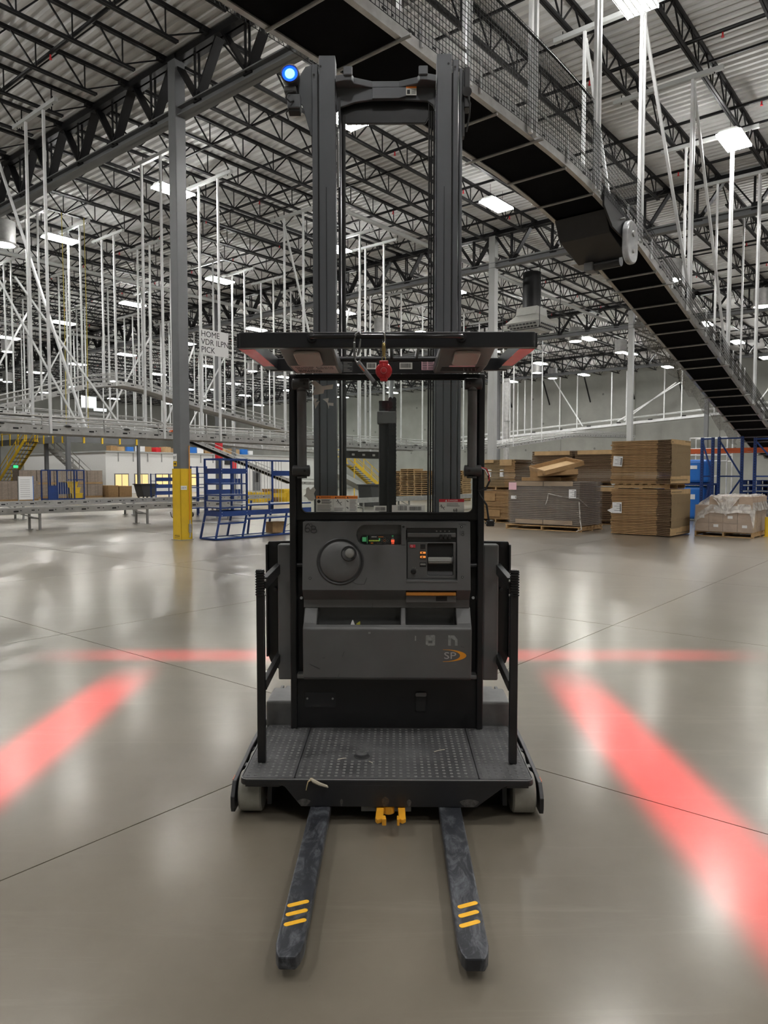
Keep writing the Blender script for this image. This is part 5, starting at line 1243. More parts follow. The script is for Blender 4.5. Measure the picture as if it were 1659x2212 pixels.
# control pod on the right
PY = 0.632
pod = P('control_pod', M_plasticdk, MB().box(0.104, 0.372, PY, 0.646, 1.066, 1.342), con)
P('pod_shelf', M_plastic, MB().box(0.106, 0.370, PY - 0.018, PY, 1.295, 1.318), pod, bevel=0.004)
cutp = P('pod_face', M_plastic, MB().box(0.106, 0.370, PY - 0.022, PY, 1.068, 1.268))
cutp.parent = None; cut(cutp, MB().prism(rrect(0.214, 0.356, 1.086, 1.262, 0.008, 3), 0.5, 0.7, 'y')); cutp.parent = pod; bevel(cutp, 0.003)
FB = PY - 0.022
P('pocket_back', M_slot, MB().box(0.214, 0.356, PY - 0.001, PY, 1.086, 1.262), pod)
hd = P('throttle_handle', M_greyknob, MB().tube([(0.219, FB - 0.006, 1.170), (0.345, FB - 0.006, 1.170)], 0.0165, 18), pod, smooth=True)
for k in range(10):
    a = 2 * PI * k / 10; P('grip_rib', M_greyknob, MB().tube([(0.223, FB - 0.006 + 0.0165 * math.cos(a), 1.170 + 0.0165 * math.sin(a)), (0.335, FB - 0.006 + 0.0165 * math.cos(a), 1.170 + 0.0165 * math.sin(a))], 0.0022, 5), hd)
P('handle_end', M_plasticdk, MB().lathe([(0.02, 0.345), (0.021, 0.352)], 16, (0, FB - 0.006, 1.170), 'x'), hd)
P('pocket_ramp', M_plasticdk, MB().prism([(FB + 0.002, 1.088), (PY - 0.002, 1.088), (PY - 0.002, 1.11)], 0.216, 0.354, 'x'), pod)
def btn(m_, x0, x1, z0, z1, d=0.005, n_='push_button'): return P(n_, m_, MB().box(x0, x1, FB - d, FB, z0, z1), pod, bevel=0.0012)
rb = btn(M_dangerred, 0.119, 0.150, 1.239, 1.255)
P('button_mark', M_paper, MB().tube([(0.130 + 0.005 * math.cos(a), FB - 0.0055, 1.247 + 0.005 * math.sin(a)) for a in [2 * PI * k / 12 for k in range(13)]], 0.0009, 4, False), rb)
btn(M_slot, 0.178, 0.204, 1.234, 1.257)
for z in (1.2115, 1.1885):
    fr_ = btn(M_slot, 0.1735, 0.208, z - 0.0095, z + 0.0095, 0.003, 'button_frame'); b_ = btn(M_ambled, 0.176, 0.2055, z - 0.0055, z + 0.0055, 0.007)
    P('button_mark', M_slot, MB().box(0.183, 0.192, FB - 0.0076, FB - 0.007, z - 0.003, z + 0.003), b_)
btn(M_slot, 0.1735, 0.208, 1.135, 1.158, 0.003, 'button_frame'); b_ = btn(M_greyknob, 0.176, 0.2055, 1.143, 1.153, 0.007)
kb = P('key_knob', M_slot, MB().lathe([(0.015, FB - 0.002), (0.013, FB - 0.012), (0.011, FB - 0.014)], 18, (0.140, 0, 1.109), 'y'), pod, smooth=True)
P('knob_bar', M_slot, MB().bar((0.132, FB - 0.018, 1.101), (0.148, FB - 0.018, 1.117), 0.009, 0.009), kb)
for i, (x, z) in enumerate(((0.138, 1.131), (0.150, 1.1285), (0.158, 1.118))): P('knob_mark', M_greyknob, MB().box(x - 0.002, x + 0.002, FB - 0.0006, FB, z - 0.0015, z + 0.0015), pod)
for x in (0.289, 0.312, 0.335):
    P('toggle_switch', M_slot, MB().box(x - 0.008, x + 0.008, PY - 0.028, PY, 1.284, 1.310), pod, bevel=0.003)
for x in (0.266, 0.288, 0.311, 0.334): P('icon_print', M_greyknob, MB().box(x - 0.004, x + 0.004, PY - 0.0188, PY - 0.018, 1.3125, 1.3165) if False else MB().box(x - 0.004, x + 0.004, PY - 0.0008, PY, 1.323, 1.330), pod)
fr_ = MB()
fr_.prism(rrect(0.0995, 0.3765, 1.060, 1.347, 0.008, 3), FY(1.2) - 0.002, FY(1.2) + 0.01, 'y')
# bright lower lip of the pod
P('pod_lip', M_pad, MB().prism([(FY(1.06) - 0.003, 1.054), (FY(1.066) - 0.003, 1.064), (PY, 1.070), (PY, 1.060)], 0.099, 0.377, 'x'), con, bevel=0.001)
for x, z in ((-0.418, 1.36), (-0.42, 1.075), (0.40, 1.352), (0.402, 1.082)):
    face_obj('screw', M_slot, MB().lathe([(0.007, -0.003), (0.007, 0.001)], 12, (0, 0, 0), 'y'), x, z)
    face_obj('screw_socket', M_galvd, MB().lathe([(0.003, -0.004), (0.003, -0.003)], 8, (0, 0, 0), 'y'), x, z)
# orange bar in the slot under the pod
P('orange_handle', M_orangepl, MB().box(0.099, 0.369, 0.585, 0.605, 0.980, 0.999), con, bevel=0.003)
P('slot_back', M_slot, MB().box(0.099, 0.371, 0.624, 0.632, 0.945, 1.010), con)
P('slot_panel', M_plastic, MB().box(0.099, 0.371, 0.605, 0.626, 0.940, 0.976), con, bevel=0.002)
P('slot_notch', M_slot, MB().box(0.262, 0.322, 0.6035, 0.6055, 0.948, 0.974), con)
# marker scribbles
mk = mat('marker_ink', (0.02, 0.02, 0.02), 0.6); mkl = mat('faded_marker', (0.03, 0.03, 0.031), 0.6)
def scribble(pts, m_, w=0.0028, on='face', parent=con):
    q = [onface(x, z, 0.0008) if on == 'face' else Vector((x, LPY(z) - 0.0012, z)) for x, z in pts]
    P('marker_stroke', m_, MB().tube(q, w, 5), parent)
def arc(cx, cz, rx, rz, a0, a1, n=10): return [(cx + rx * math.cos(R(a0 + (a1 - a0) * i / n)), cz + rz * math.sin(R(a0 + (a1 - a0) * i / n))) for i in range(n + 1)]
scribble(arc(-0.432, 1.342, 0.017, 0.026, 70, 180, 6) + arc(-0.437, 1.335, 0.012, 0.011, 180, 500, 12), mkl)
scribble(arc(-0.404, 1.346, 0.012, 0.010, 0, 360, 14), mkl); scribble(arc(-0.402, 1.330, 0.016, 0.011, 0, 360, 14), mkl)
scribble(arc(0.392, 1.318, 0.0, 0.012, -90, 90, 4), mkl, 0.0012); scribble(arc(0.406, 1.3235, 0.006, 0.006, 0, 360, 12), mkl, 0.0012); scribble(arc(0.406, 1.311, 0.007, 0.006, 0, 360, 12), mkl, 0.0012)
scribble([(0.388, 1.372), (0.386, 1.366), (0.394, 1.367), (0.391, 1.362)], mk, 0.0009); scribble([(0.398, 1.366), (0.404, 1.369), (0.408, 1.364), (0.414, 1.367), (0.424, 1.361)], mk, 0.0009)
scribble([(-0.19, 1.056), (-0.175, 1.047), (-0.15, 1.043), (-0.126, 1.044), (-0.113, 1.078)], mk, 0.0012); scribble([(-0.055, 1.062), (-0.043, 1.047)], mkl, 0.0008)

# ---- lower tray ---------------------------------------------
def LPY(z): return 0.553 + (0.802 - z) * 0.0375 if z < 0.802 else (0.553 if z < 0.85 else 0.638)
tr = P('lower_panel', M_plastic, MB().prism([(0.645, 0.905), (0.585, 0.83), (0.560, 0.812), (0.553, 0.802), (0.563, 0.535), (0.575, 0.522), (0.73, 0.522), (0.73, 0.905)], -0.458, 0.452, 'x'))
cut(tr, MB().box(-0.385, 0.070, 0.578, 0.70, 0.66, 1.0)); cut(tr, MB().box(0.098, 0.372, 0.578, 0.70, 0.70, 1.0))
bevel(tr, 0.005)
M_sticker = mat('worn_silver_sticker', (0.30, 0.31, 0.30), 0.5, 0, col2=(0.17, 0.175, 0.17), scale=60)
def deco(name, m_, poly, parent=tr, th=0.0008):
    mb = MB(); n = len(poly)
    mb.v = [(x, LPY(z) - 0.0002, z) for x, z in poly] + [(x, LPY(z) - 0.0002 - th, z) for x, z in poly]
    mb.f = [tuple(range(n)), tuple(range(n, 2 * n))] + [(i, (i + 1) % n, n + (i + 1) % n, n + i) for i in range(n)]
    return P(name, m_, mb, parent)
# worn letters left on the panel
deco('letter_remnant', M_sticker, [(0.146, 0.741), (0.153, 0.741), (0.153, 0.768), (0.147, 0.769)])
for q in (rrect(0.205, 0.219, 0.719, 0.771, 0.004, 2), rrect(0.241, 0.255, 0.715, 0.771, 0.004, 2), [(0.213, 0.771), (0.25, 0.773), (0.25, 0.757), (0.213, 0.757)], [(0.212, 0.728), (0.25, 0.728), (0.25, 0.715), (0.216, 0.714)], [(0.217, 0.757), (0.243, 0.757), (0.243, 0.742), (0.217, 0.742)]):
    deco('letter_remnant', M_sticker, q, th=0.0007 + random.random() * 0.0003)
for q in ([(0.326, 0.715), (0.340, 0.715), (0.340, 0.771), (0.326, 0.772)], [(0.362, 0.715), (0.376, 0.715), (0.376, 0.748), (0.362, 0.748)], [(0.340, 0.771), (0.358, 0.771), (0.376, 0.748), (0.358, 0.745), (0.340, 0.757)]):
    deco('letter_remnant', M_sticker, q, th=0.0007 + random.random() * 0.0003)
# SP emblem with orange crescent
M_crescent = mat('emblem_orange', (0.75, 0.30, 0.015), 0.4)
outer = [(0.302 + 0.122 * math.cos(R(a)), 0.660 + 0.034 * math.sin(R(a))) for a in range(92, -93, -8)]
inner = [(0.302 + 0.088 * math.cos(R(a)) , 0.660 + 0.0315 * math.sin(R(a))) for a in range(-92, 93, 8)]
mb = MB(); k = len(outer)
for a, b in zip(outer, reversed(inner)):
    mb.v += [(a[0], LPY(a[1]) - 0.0012, a[1]), (b[0], LPY(b[1]) - 0.0012, b[1])]
mb.f = [(2 * i, 2 * i + 2, 2 * i + 3, 2 * i + 1) for i in range(k - 1)]
P('emblem_crescent', M_crescent, mb, tr)
text('SP', 0.052, mat('emblem_silver', (0.4, 0.4, 0.41), 0.35, 0.3), 'emblem_lettering', tr, (0.302, LPY(0.66) - 0.0012, 0.6425), (PI / 2 - 0.0, 0, 0), sx=1.35)
text('SP', 0.052, M_plastic, 'emblem_lettering_inline', tr, (0.3043, LPY(0.66) - 0.0018, 0.6435), (PI / 2, 0, 0), sx=1.27, ext=0.0004) if False else None
for pts in ([(-0.423, 0.612), (-0.366, 0.583)], [(-0.352, 0.645), (-0.338, 0.645)], [(-0.246, 0.652), (-0.234, 0.682)], [(-0.268, 0.540), (-0.262, 0.560)], [(0.392, 0.711), (0.412, 0.706)]):
    scribble(pts, mk, 0.0009, 'low', tr)
deco('paint_chip', M_sticker, [(-0.104, 0.779), (-0.092, 0.779), (-0.092, 0.789), (-0.104, 0.789)])
scribble([(-0.085, 0.928), (-0.084, 0.900)], mk, 0.0007, 'low', tr)
P('tray_liner', M_pad, MB().box(0.10, 0.37, 0.58, 0.69, 0.702, 0.742), tr)

# ---- side pads, gate plates and swing gates ------------------
for s in (-1, 1):
    sp = P('side_pad', M_pad, MB().box(min(s * 0.532, s * 0.618), max(s * 0.532, s * 0.618), 0.72, 0.80, 0.478, 1.245), bevel=0.008)
    P('gate_plate', M_black, MB().prism([(0.53, 0.50), (0.60, 0.49), (0.675, 0.56), (0.69, 0.6), (0.69, 1.235), (0.682, 1.255), (0.53, 1.258)] if s > 0 else [(-0.53, 0.50), (-0.60, 0.49), (-0.675, 0.56), (-0.69, 0.6), (-0.69, 1.235), (-0.682, 1.255), (-0.53, 1.258)], 0.80, 0.83, 'y'), bevel=0.003)
    P('gate_flange', M_black, MB().box(min(s * 0.682, s * 0.692), max(s * 0.682, s * 0.692), 0.76, 0.83, 0.6, 1.24))
    P('bolt', M_blacksteel, MB().lathe([(0.013, 0.79), (0.011, 0.80)], 12, (s * 0.645, 0, 1.235), 'y'), smooth=True)
    P('plate_peg', M_blacksteel, MB().tube([(s * 0.64, 0.80, 0.985), (s * 0.64, 0.76, 0.985)], 0.01, 8))
    gx = 0.613
    gt = P('swing_gate', M_black, MB().box(min(s * (gx - 0.016), s * (gx + 0.022)), max(s * (gx - 0.016), s * (gx + 0.022)), 0.175, 0.21, 0.222, 1.06), bevel=0.003)
    P('gate_arm', M_black, MB().bar((s * 0.60, 0.205, 1.105), (s * 0.622, 0.80, 1.105), 0.03, 0.055), gt, bevel=0.002)
    P('gate_arm', M_black, MB().bar((s * 0.605, 0.205, 0.60), (s * 0.622, 0.80, 0.60), 0.025, 0.05), gt, bevel=0.002)
    hx_ = s * (gx + 0.005)
    pr = []
    for k in range(9):
        z = 1.046 + k * 0.0125; pr += [(0.019, z), (0.0235, z + 0.002), (0.0235, z + 0.008), (0.019, z + 0.010)]
    P('grip', mat('glossy_black_grip', (0.012, 0.012, 0.013), 0.13), MB().lathe([(0.019, 1.04)] + pr + [(0.0235, 1.16), (0.02, 1.172), (0.0, 1.174)], 20, (hx_, 0.192, 0)), gt, smooth=True)
    for z in (1.05, 1.12): P('grip_screw', M_galvd, MB().lathe([(0.006, -0.003), (0.006, 0.004)], 8, (s * (gx - 0.02), 0.192, z), 'x'), gt)

# ---- window frame and pane -----------------------------------
wf = P('window_frame', M_black, MB().box(-0.525, 0.512, 0.685, 0.715, 1.382, 2.185))
wf.parent = None; cut(wf, MB().prism(rrect(-0.478, 0.468, 1.425, 2.152, 0.035, 6), 0.6, 0.8, 'y')); wf.parent = T; bevel(wf, 0.006)
gk = MB(); pl = rrect(-0.480, 0.470, 1.423, 2.154, 0.036, 6)
P('gasket', M_slot, MB().tube([(x, 0.683, z) for x, z in pl + pl[:1]], 0.006, 6, False), wf)
GY = 0.700
pane = P('window_pane', M_glass, MB().box(-0.482, 0.472, GY, GY + 0.005, 1.42, 2.156), wf)
def sticker(x0, x1, z0, z1, m_, name='sticker', parent=pane, d=0.0006, lift=0.0): return P(name, m_, MB().box(x0, x1, GY - 0.0006 - lift - d, GY - 0.0005 - lift, z0, z1), parent)
def lines(x0, x1, z0, z1, n_, m_=M_greyink, lift=0.0008, parent=pane):
    for i in range(n_):
        z = z1 - (z1 - z0) * (i + 0.5) / n_; h_ = (z1 - z0) / n_ * 0.22
        sticker(x0, x1 - (x1 - x0) * 0.25 * random.random(), z - h_, z + h_, m_, 'print_line', parent, 0.0003, lift)
def barcode(x0, x1, z0, z1, parent=pane, lift=0.0008):
    x = x0; mb = MB()
    while x < x1:
        w = random.choice((0.0008, 0.0014, 0.0022)); mb.box(x, min(x + w, x1), GY - 0.0018, GY - 0.0012, z0, z1); x += w + random.choice((0.001, 0.0016))
    P('barcode', M_ink, mb, parent, kind='stuff')
def figure(cx, cz, s_, parent):
    mb = MB()
    def L(a, b, w=0.0018): mb.bar((cx + a[0] * s_, GY - 0.0016, cz + a[1] * s_), (cx + b[0] * s_, GY - 0.0016, cz + b[1] * s_), 0.0004, w, (1, 0, 0) if abs(a[0] - b[0]) < abs(a[1] - b[1]) else (0, 0, 1))
    mb.lathe([(0.1 * s_, GY - 0.0018), (0.1 * s_, GY - 0.0014)], 10, (cx - 0.25 * s_, 0, cz + 0.45 * s_), 'y')
    for a, b in (((-0.2, 0.35), (0.1, -0.05)), ((0.1, -0.05), (0.45, 0.15)), ((0.1, -0.05), (0.35, -0.4)), ((-0.15, 0.3), (-0.5, 0.2)), ((-0.1, 0.2), (-0.2, -0.1))): L(a, b, 0.0026)
    P('falling_figure', M_ink, mb, parent, kind='stuff')
for x0, x1, k in ((-0.398, -0.304, 0), (-0.303, -0.237, 1), (-0.236, -0.168, 2)):
    sk = sticker(x0, x1, 1.428, 1.517, M_label, 'warning_sticker'); sticker(x0, x1, 1.501, 1.5175, M_orangehdr, 'header_band', sk, 0.0004, 0.0004)
    text('WARNING', 0.0118 if k == 0 else 0.0098, M_ink, 'lettering', sk, (x0 + 0.026 if k == 0 else x0 + 0.02, GY - 0.0018, 1.5055), (PI / 2, 0, 0), ext=0.0002)
    P('warning_triangle', M_ink, MB().prism([(x0 + 0.008, 1.504), (x0 + 0.019, 1.504), (x0 + 0.0135, 1.514)], GY - 0.0018, GY - 0.0012, 'y'), sk)
    if k == 0:
        P('round_mark', M_ink, MB().lathe([(0.0095, GY - 0.0018), (0.0095, GY - 0.0012)], 14, (x0 + 0.015, 0, 1.486), 'y'), sk); lines(x0 + 0.03, x1 - 0.006, 1.472, 1.498, 5, M_ink, parent=sk); lines(x0 + 0.006, x1 - 0.008, 1.434, 1.468, 5, parent=sk)
    elif k == 1: figure(-0.27, 1.478, 0.034, sk); lines(x0 + 0.005, x1 - 0.006, 1.434, 1.452, 3, parent=sk)
    else: figure(x0 + 0.012, 1.487, 0.013, sk); figure(x0 + 0.012, 1.45, 0.013, sk); lines(x0 + 0.024, x1 - 0.005, 1.434, 1.497, 9, parent=sk)
sk = sticker(0.283, 0.421, 1.427, 1.499, M_label, 'danger_sticker'); sticker(0.283, 0.421, 1.483, 1.4995, M_dangerred, 'header_band', sk, 0.0004, 0.0004)
text('DANGER', 0.0135, M_paper, 'lettering', sk, (0.332, GY - 0.0018, 1.4865), (PI / 2, 0, 0), ext=0.0002)
P('warning_triangle', M_paper, MB().prism([(0.316, 1.486), (0.328, 1.486), (0.322, 1.497)], GY - 0.0018, GY - 0.0012, 'y'), sk)
figure(0.302, 1.452, 0.03, sk); lines(0.325, 0.405, 1.458, 1.478, 3, parent=sk)
text('68', 0.024, M_ink, 'handwriting', sk, (0.36, GY - 0.0018, 1.431), (PI / 2, 0, 0), ext=0.0002)
sk = sticker(-0.078, -0.008, 1.43, 1.462, M_label, 'barcode_sticker'); barcode(-0.07, -0.015, 1.436, 1.455, sk)
sk = sticker(0.022, 0.205, 1.427, 1.466, M_label, 'barcode_sticker'); barcode(0.055, 0.105, 1.437, 1.462, sk); barcode(0.118, 0.185, 1.437, 1.458, sk)
for poly in ([(-0.468, 1.515), (-0.455, 1.53), (-0.452, 1.56), (-0.438, 1.566), (-0.43, 1.55), (-0.412, 1.568), (-0.40, 1.55), (-0.41, 1.53), (-0.402, 1.50), (-0.42, 1.489), (-0.44, 1.492), (-0.452, 1.51)],
             [(-0.425, 2.145), (-0.40, 2.15), (-0.36, 2.12), (-0.30, 2.13), (-0.305, 2.105), (-0.35, 2.10), (-0.355, 2.08), (-0.42, 2.07), (-0.40, 2.11)], [(-0.41, 2.055), (-0.385, 2.05), (-0.40, 2.03), (-0.375, 2.04), (-0.40, 1.995), (-0.405, 2.02)], [(-0.36, 2.05), (-0.325, 2.055), (-0.33, 2.03), (-0.30, 2.028), (-0.30, 2.012), (-0.325, 2.015), (-0.325, 1.995), (-0.335, 2.03)]):
    mb = MB(); n = len(poly); mb.v = [(x, GY - 0.0012, z) for x, z in poly] + [(x, GY - 0.0006, z) for x, z in poly]
    mb.f = [tuple(range(n)), tuple(range(n, 2 * n))]
    P('torn_sticker', M_label, mb, pane)
# grab tubes with clamps either side
M_clamp = mat('clamp_plastic', (0.035, 0.036, 0.037), 0.38)
for s, xc in ((-1, -0.462), (1, 0.452)):
    gb = P('grab_tube', M_plastic, MB().tube([(xc, 0.60, 1.66), (xc, 0.60, 2.12)], 0.0255, 16), smooth=True)
    for z in (1.655, 2.118):
        P('clamp', M_clamp, MB().lathe([(0.024, -0.046), (0.030, -0.044), (0.031, 0.044), (0.024, 0.046)], 18, (xc - s * -0.004, 0.60, z), 'x'), gb, smooth=True)
        P('clamp_foot', M_clamp, MB().box(xc - 0.03, xc + 0.03, 0.60, 0.69, z - 0.022, z + 0.022), gb, bevel=0.006)
        P('clamp_screw', M_slot, MB().lathe([(0.007, -0.034), (0.007, -0.03)], 10, (xc - s * 0.018, 0.60, z), 'y'), gb)
        P('clamp_cap', M_clamp, MB().lathe([(0.026, z - 0.04), (0.027, z - 0.03)], 14, (xc, 0.6, 0)), gb)

# ---- overhead guard ------------------------------------------
og = P('overhead_guard', M_blacksteel, MB().prism(rrect(-0.668, 0.668, -0.02, 0.02, 0.018, 4), 2.203, 2.272, 'z'), bevel=0.003)
for s in (-1, 1):
    P('side_bar', M_blacksteel, MB().bar((s * 0.648, 0.0, 2.238), (s * 0.630, 0.68, 2.238), 0.062, 0.066), og, bevel=0.003)
    mb = MB(); a0, a1, b0, b1 = s * 0.672, s * 0.602, s * 0.652, s * 0.595
    mb.add([(a0, 0.025, 2.2035), (a1, 0.025, 2.2035), (b1, 0.52, 2.2035), (b0, 0.52, 2.2035), (a0, 0.025, 2.2045), (a1, 0.025, 2.2045), (b1, 0.52, 2.2045), (b0, 0.52, 2.2045)], [(0, 1, 2, 3), (4, 5, 6, 7), (0, 1, 5, 4), (2, 3, 7, 6), (1, 2, 6, 5), (3, 0, 4, 7)])
    P('reflective_tape', M_redtape, mb.xf(Matrix.Translation((0, 0, -0.0012))), og)
    P('top_slat', M_blacksteel, MB().bar((s * 0.30, 0.0, 2.25), (s * 0.30, 0.68, 2.25), 0.035, 0.04), og, bevel=0.003)
P('rear_bar', M_blacksteel, MB().box(-0.645, 0.645, 0.668, 0.70, 2.200, 2.268), og, bevel=0.004)
P('mid_bar', M_blacksteel, MB().tube([(-0.28, 0.50, 2.235), (0.28, 0.50, 2.235)], 0.014, 10), og, smooth=True)
for x in (0.02, 0.15): P('top_slat', M_blacksteel, MB().bar((x, 0.0, 2.25), (x, 0.6, 2.25), 0.014, 0.03), og)
hr = P('hand_rail', mat('polished_black_tube', (0.03, 0.03, 0.032), 0.16, 0.4), MB().tube([(-0.335, -0.02, 2.245), (-0.335, -0.048, 2.245), (-0.32, -0.058, 2.245), (0.32, -0.058, 2.245), (0.335, -0.048, 2.245), (0.335, -0.02, 2.245)], 0.0105, 12), og, smooth=True)
for x in (-0.335, 0.335): P('weld_collar', M_blacksteel, MB().lathe([(0.019, -0.034), (0.023, -0.02)], 14, (x, 0, 2.245), 'y'), hr, smooth=True)
# lamp pods under the guard
for s in (-1, 1):
    bx = P('lamp_pod', M_plastic if s < 0 else M_plastic, MB().prism([(0.03, 2.215), (0.34, 2.178), (0.62, 2.178), (0.66, 2.20), (0.66, 2.235), (0.03, 2.235)], s * 0.245, s * 0.50, 'x'), og, bevel=0.008)
    ang = math.atan2(0.037, 0.31)
    xm = s * 0.375
    mb = MB().prism(rrect(-0.062, 0.062, -0.105, 0.105, 0.03, 4), -0.018, -0.001, 'z').xf(Matrix.Translation((xm, 0.185, 2.1965)) @ Matrix.Rotation(-ang, 4, 'X'))
    ln = P('lens', M_lenswhite, mb, bx, bevel=0.006)
    if s < 0:
        lb = P('paper_label', mat('pale_pink_label', (0.55, 0.47, 0.46), 0.7), MB().box(-0.485, -0.262, 0.345, 0.60, 2.1765, 2.1778), bx)
        for r_ in range(4):
            for c_ in range(2):
                if r_ > 1 and c_: continue
                bc = MB(); x = -0.465 + c_ * 0.105
                while x < -0.465 + c_ * 0.105 + (0.085 if r_ < 2 else 0.12):
                    w = random.choice((0.003, 0.005, 0.007)); bc.box(x, x + w, 0.375 + 0.05 * r_, 0.395 + 0.05 * r_ + (0.012 if r_ > 1 else 0), 2.1758, 2.1764); x += w + random.choice((0.002, 0.004))
                P('barcode', M_ink, bc, lb, kind='stuff')
    else:
        vt = P('vent', M_slot, MB().box(0.275, 0.465, 0.40, 0.53, 2.1765, 2.1778), bx)
        for i in range(4): P('vent_fin', M_plastic, MB().bar((0.385 + 0.02 * i, 0.41, 2.175), (0.40 + 0.02 * i, 0.52, 2.175), 0.004, 0.006), vt)
        P('paper_label', M_pink, MB().box(0.31, 0.44, 0.345, 0.385, 2.1765, 2.1776), bx)
# header plate with data labels, between the pods and above the window
hp = P('header_plate', M_black, MB().box(-0.30, 0.30, 0.652, 0.667, 2.182, 2.262), og)
def hlab(x0, x1, z0, z1, m_, n_='data_label'): return P(n_, m_, MB().box(x0, x1, 0.6505, 0.6518, z0, z1), hp)
l_ = hlab(-0.285, -0.252, 2.188, 2.250, M_label); l_ = hlab(-0.245, -0.19, 2.188, 2.250, M_plasticdk)
for i in range(7): P('print_line', M_greyknob, MB().box(-0.24, -0.195 - 0.012 * (i % 3), 0.6498, 0.6505, 2.193 + i * 0.008, 2.196 + i * 0.008), l_)
for x0, x1 in ((-0.115, -0.062), (0.063, 0.132)):
    l_ = hlab(x0, x1, 2.205, 2.240, M_label); bc = MB(); x = x0 + 0.006
    while x < x1 - 0.006:
        w = random.choice((0.001, 0.0018, 0.0026)); bc.box(x, x + w, 0.6498, 0.6505, 2.212, 2.236); x += w + 0.0015
    P('barcode', M_ink, bc, l_, kind='stuff')
l_ = hlab(0.182, 0.272, 2.200, 2.250, M_pink)
for i in range(5):
    for a, b in ((0.187, 0.212), (0.217, 0.245), (0.25, 0.268)): P('print_line', M_ink, MB().box(a, b, 0.6498, 0.6505, 2.204 + i * 0.009, 2.208 + i * 0.009), l_)

# ---- cable on the right post -----------------------------------
cbl = P('spiral_cable', M_slot, MB().tube([(0.505, 0.63, 1.67), (0.535, 0.62, 1.66), (0.55, 0.62, 1.60), (0.53, 0.62, 1.555), (0.49, 0.62, 1.545), (0.50, 0.62, 1.52), (0.535, 0.62, 1.47), (0.545, 0.62, 1.40), (0.548, 0.62, 1.385)], 0.0055, 8), smooth=True)
P('red_wire', M_red, MB().tube([(0.50, 0.62, 1.675), (0.53, 0.612, 1.668), (0.548, 0.612, 1.63), (0.545, 0.612, 1.60)], 0.0025, 6), cbl)
P('white_wire', M_paper, MB().tube([(0.50, 0.615, 1.67), (0.525, 0.607, 1.66), (0.54, 0.607, 1.63)], 0.0025, 6), cbl)
P('connector', M_slot, MB().box(0.535, 0.575, 0.605, 0.635, 1.355, 1.385), cbl, bevel=0.003)
P('connector_shell', M_chrome, MB().box(0.53, 0.58, 0.607, 0.633, 1.368, 1.376), cbl)

# ---- mast -----------------------------------------------------
MY = 1.23
mo = -0.012
ma = P('mast', M_mast, MB().box(mo - 0.415, mo - 0.315, MY, MY + 0.10, 0.10, 4.185), bevel=0.004)
P('main_rail', M_mast, MB().box(mo + 0.305, mo + 0.395, MY, MY + 0.10, 0.10, 4.190), ma, bevel=0.004)
for s, x0, x1, z in ((-1, -0.458, -0.424, 4.14), (1, 0.404, 0.436, 4.16), (1, 0.445, 0.462, 4.11)):
    P('outer_rail', M_mast, MB().box(mo + x0, mo + x1, MY + 0.01, MY + 0.16, 0.10, z), ma, bevel=0.003)
for x in (-0.420, 0.3995): P('rail_gap', M_slot, MB().box(mo + x - 0.006, mo + x + 0.006, MY + 0.012, MY + 0.1, 0.10, 4.08), ma)
for x in (-0.372, 0.352): P('rail_seam', M_blacksteel, MB().box(mo + x - 0.002, mo + x + 0.002, MY - 0.001, MY, 0.1, 3.4), ma)
for x, z in ((-0.445, 4.07), (-0.405, 4.12), (0.375, 4.13), (0.415, 4.11)): P('rail_hole', M_slot, MB().lathe([(0.007, MY - 0.0015), (0.007, MY)], 10, (mo + x, 0, z), 'y'), ma)
P('inner_rail', M_blacksteel, MB().box(mo - 0.300, mo - 0.285, MY + 0.03, MY + 0.12, 0.10, 3.95), ma)
P('lift_rod', M_chrome, MB().tube([(mo - 0.298, MY + 0.01, 3.4), (mo - 0.298, MY + 0.01, 3.75)], 0.009, 10), ma, smooth=True)
P('hose', M_slot, MB().tube([(mo - 0.268, MY + 0.05, 0.2), (mo - 0.268, MY + 0.05, 3.85)], 0.013, 10), ma, smooth=True)
for x in (0.292, 0.276, 0.262): P('hose', M_slot, MB().tube([(mo + x, MY + 0.06, 0.2), (mo + x, MY + 0.06, 3.88)], 0.0055, 8), ma, smooth=True)
P('inner_rail', M_mast, MB().box(mo + 0.298, mo + 0.303, MY + 0.0, MY + 0.06, 0.10, 3.95), ma)
# crosshead
ch = P('crosshead', M_mast, MB().prism([(mo - 0.312, MY - 0.02), (mo - 0.255, MY - 0.04), (mo - 0.212, MY - 0.04), (mo - 0.20, MY + 0.0), (mo - 0.09, MY + 0.045), (mo + 0.075, MY + 0.045), (mo + 0.185, MY), (mo + 0.20, MY - 0.04), (mo + 0.24, MY - 0.04), (mo + 0.30, MY - 0.02), (mo + 0.30, MY + 0.12), (mo - 0.312, MY + 0.12)], 4.015, 4.055, 'z'), ma, bevel=0.004)
for x in (mo - 0.235, mo + 0.22): P('lug', M_mast, MB().prism([(x - 0.028, MY - 0.05), (x + 0.028, MY - 0.05), (x + 0.022, MY + 0.05), (x - 0.022, MY + 0.05)], 4.04, 4.095, 'z'), ch, bevel=0.006)
arch = [(mo - 0.312, 4.02)] + [(mo + 0.30, 4.02), (mo + 0.30, 3.87), (mo + 0.285, 3.91), (mo + 0.25, 3.935), (mo + 0.08, 3.945), (mo - 0.09, 3.945), (mo - 0.20, 3.93), (mo - 0.29, 3.90), (mo - 0.312, 3.87)]
P('upper_plate', M_mast, MB().prism(arch, MY + 0.05, MY + 0.07, 'y'), ch, bevel=0.004)
P('centre_boss', M_mast, MB().prism([(mo - 0.09, 3.945), (mo + 0.075, 3.945), (mo + 0.12, 3.96), (mo + 0.12, 4.012), (mo - 0.09, 4.012)], MY + 0.035, MY + 0.05, 'y'), ch, bevel=0.003)
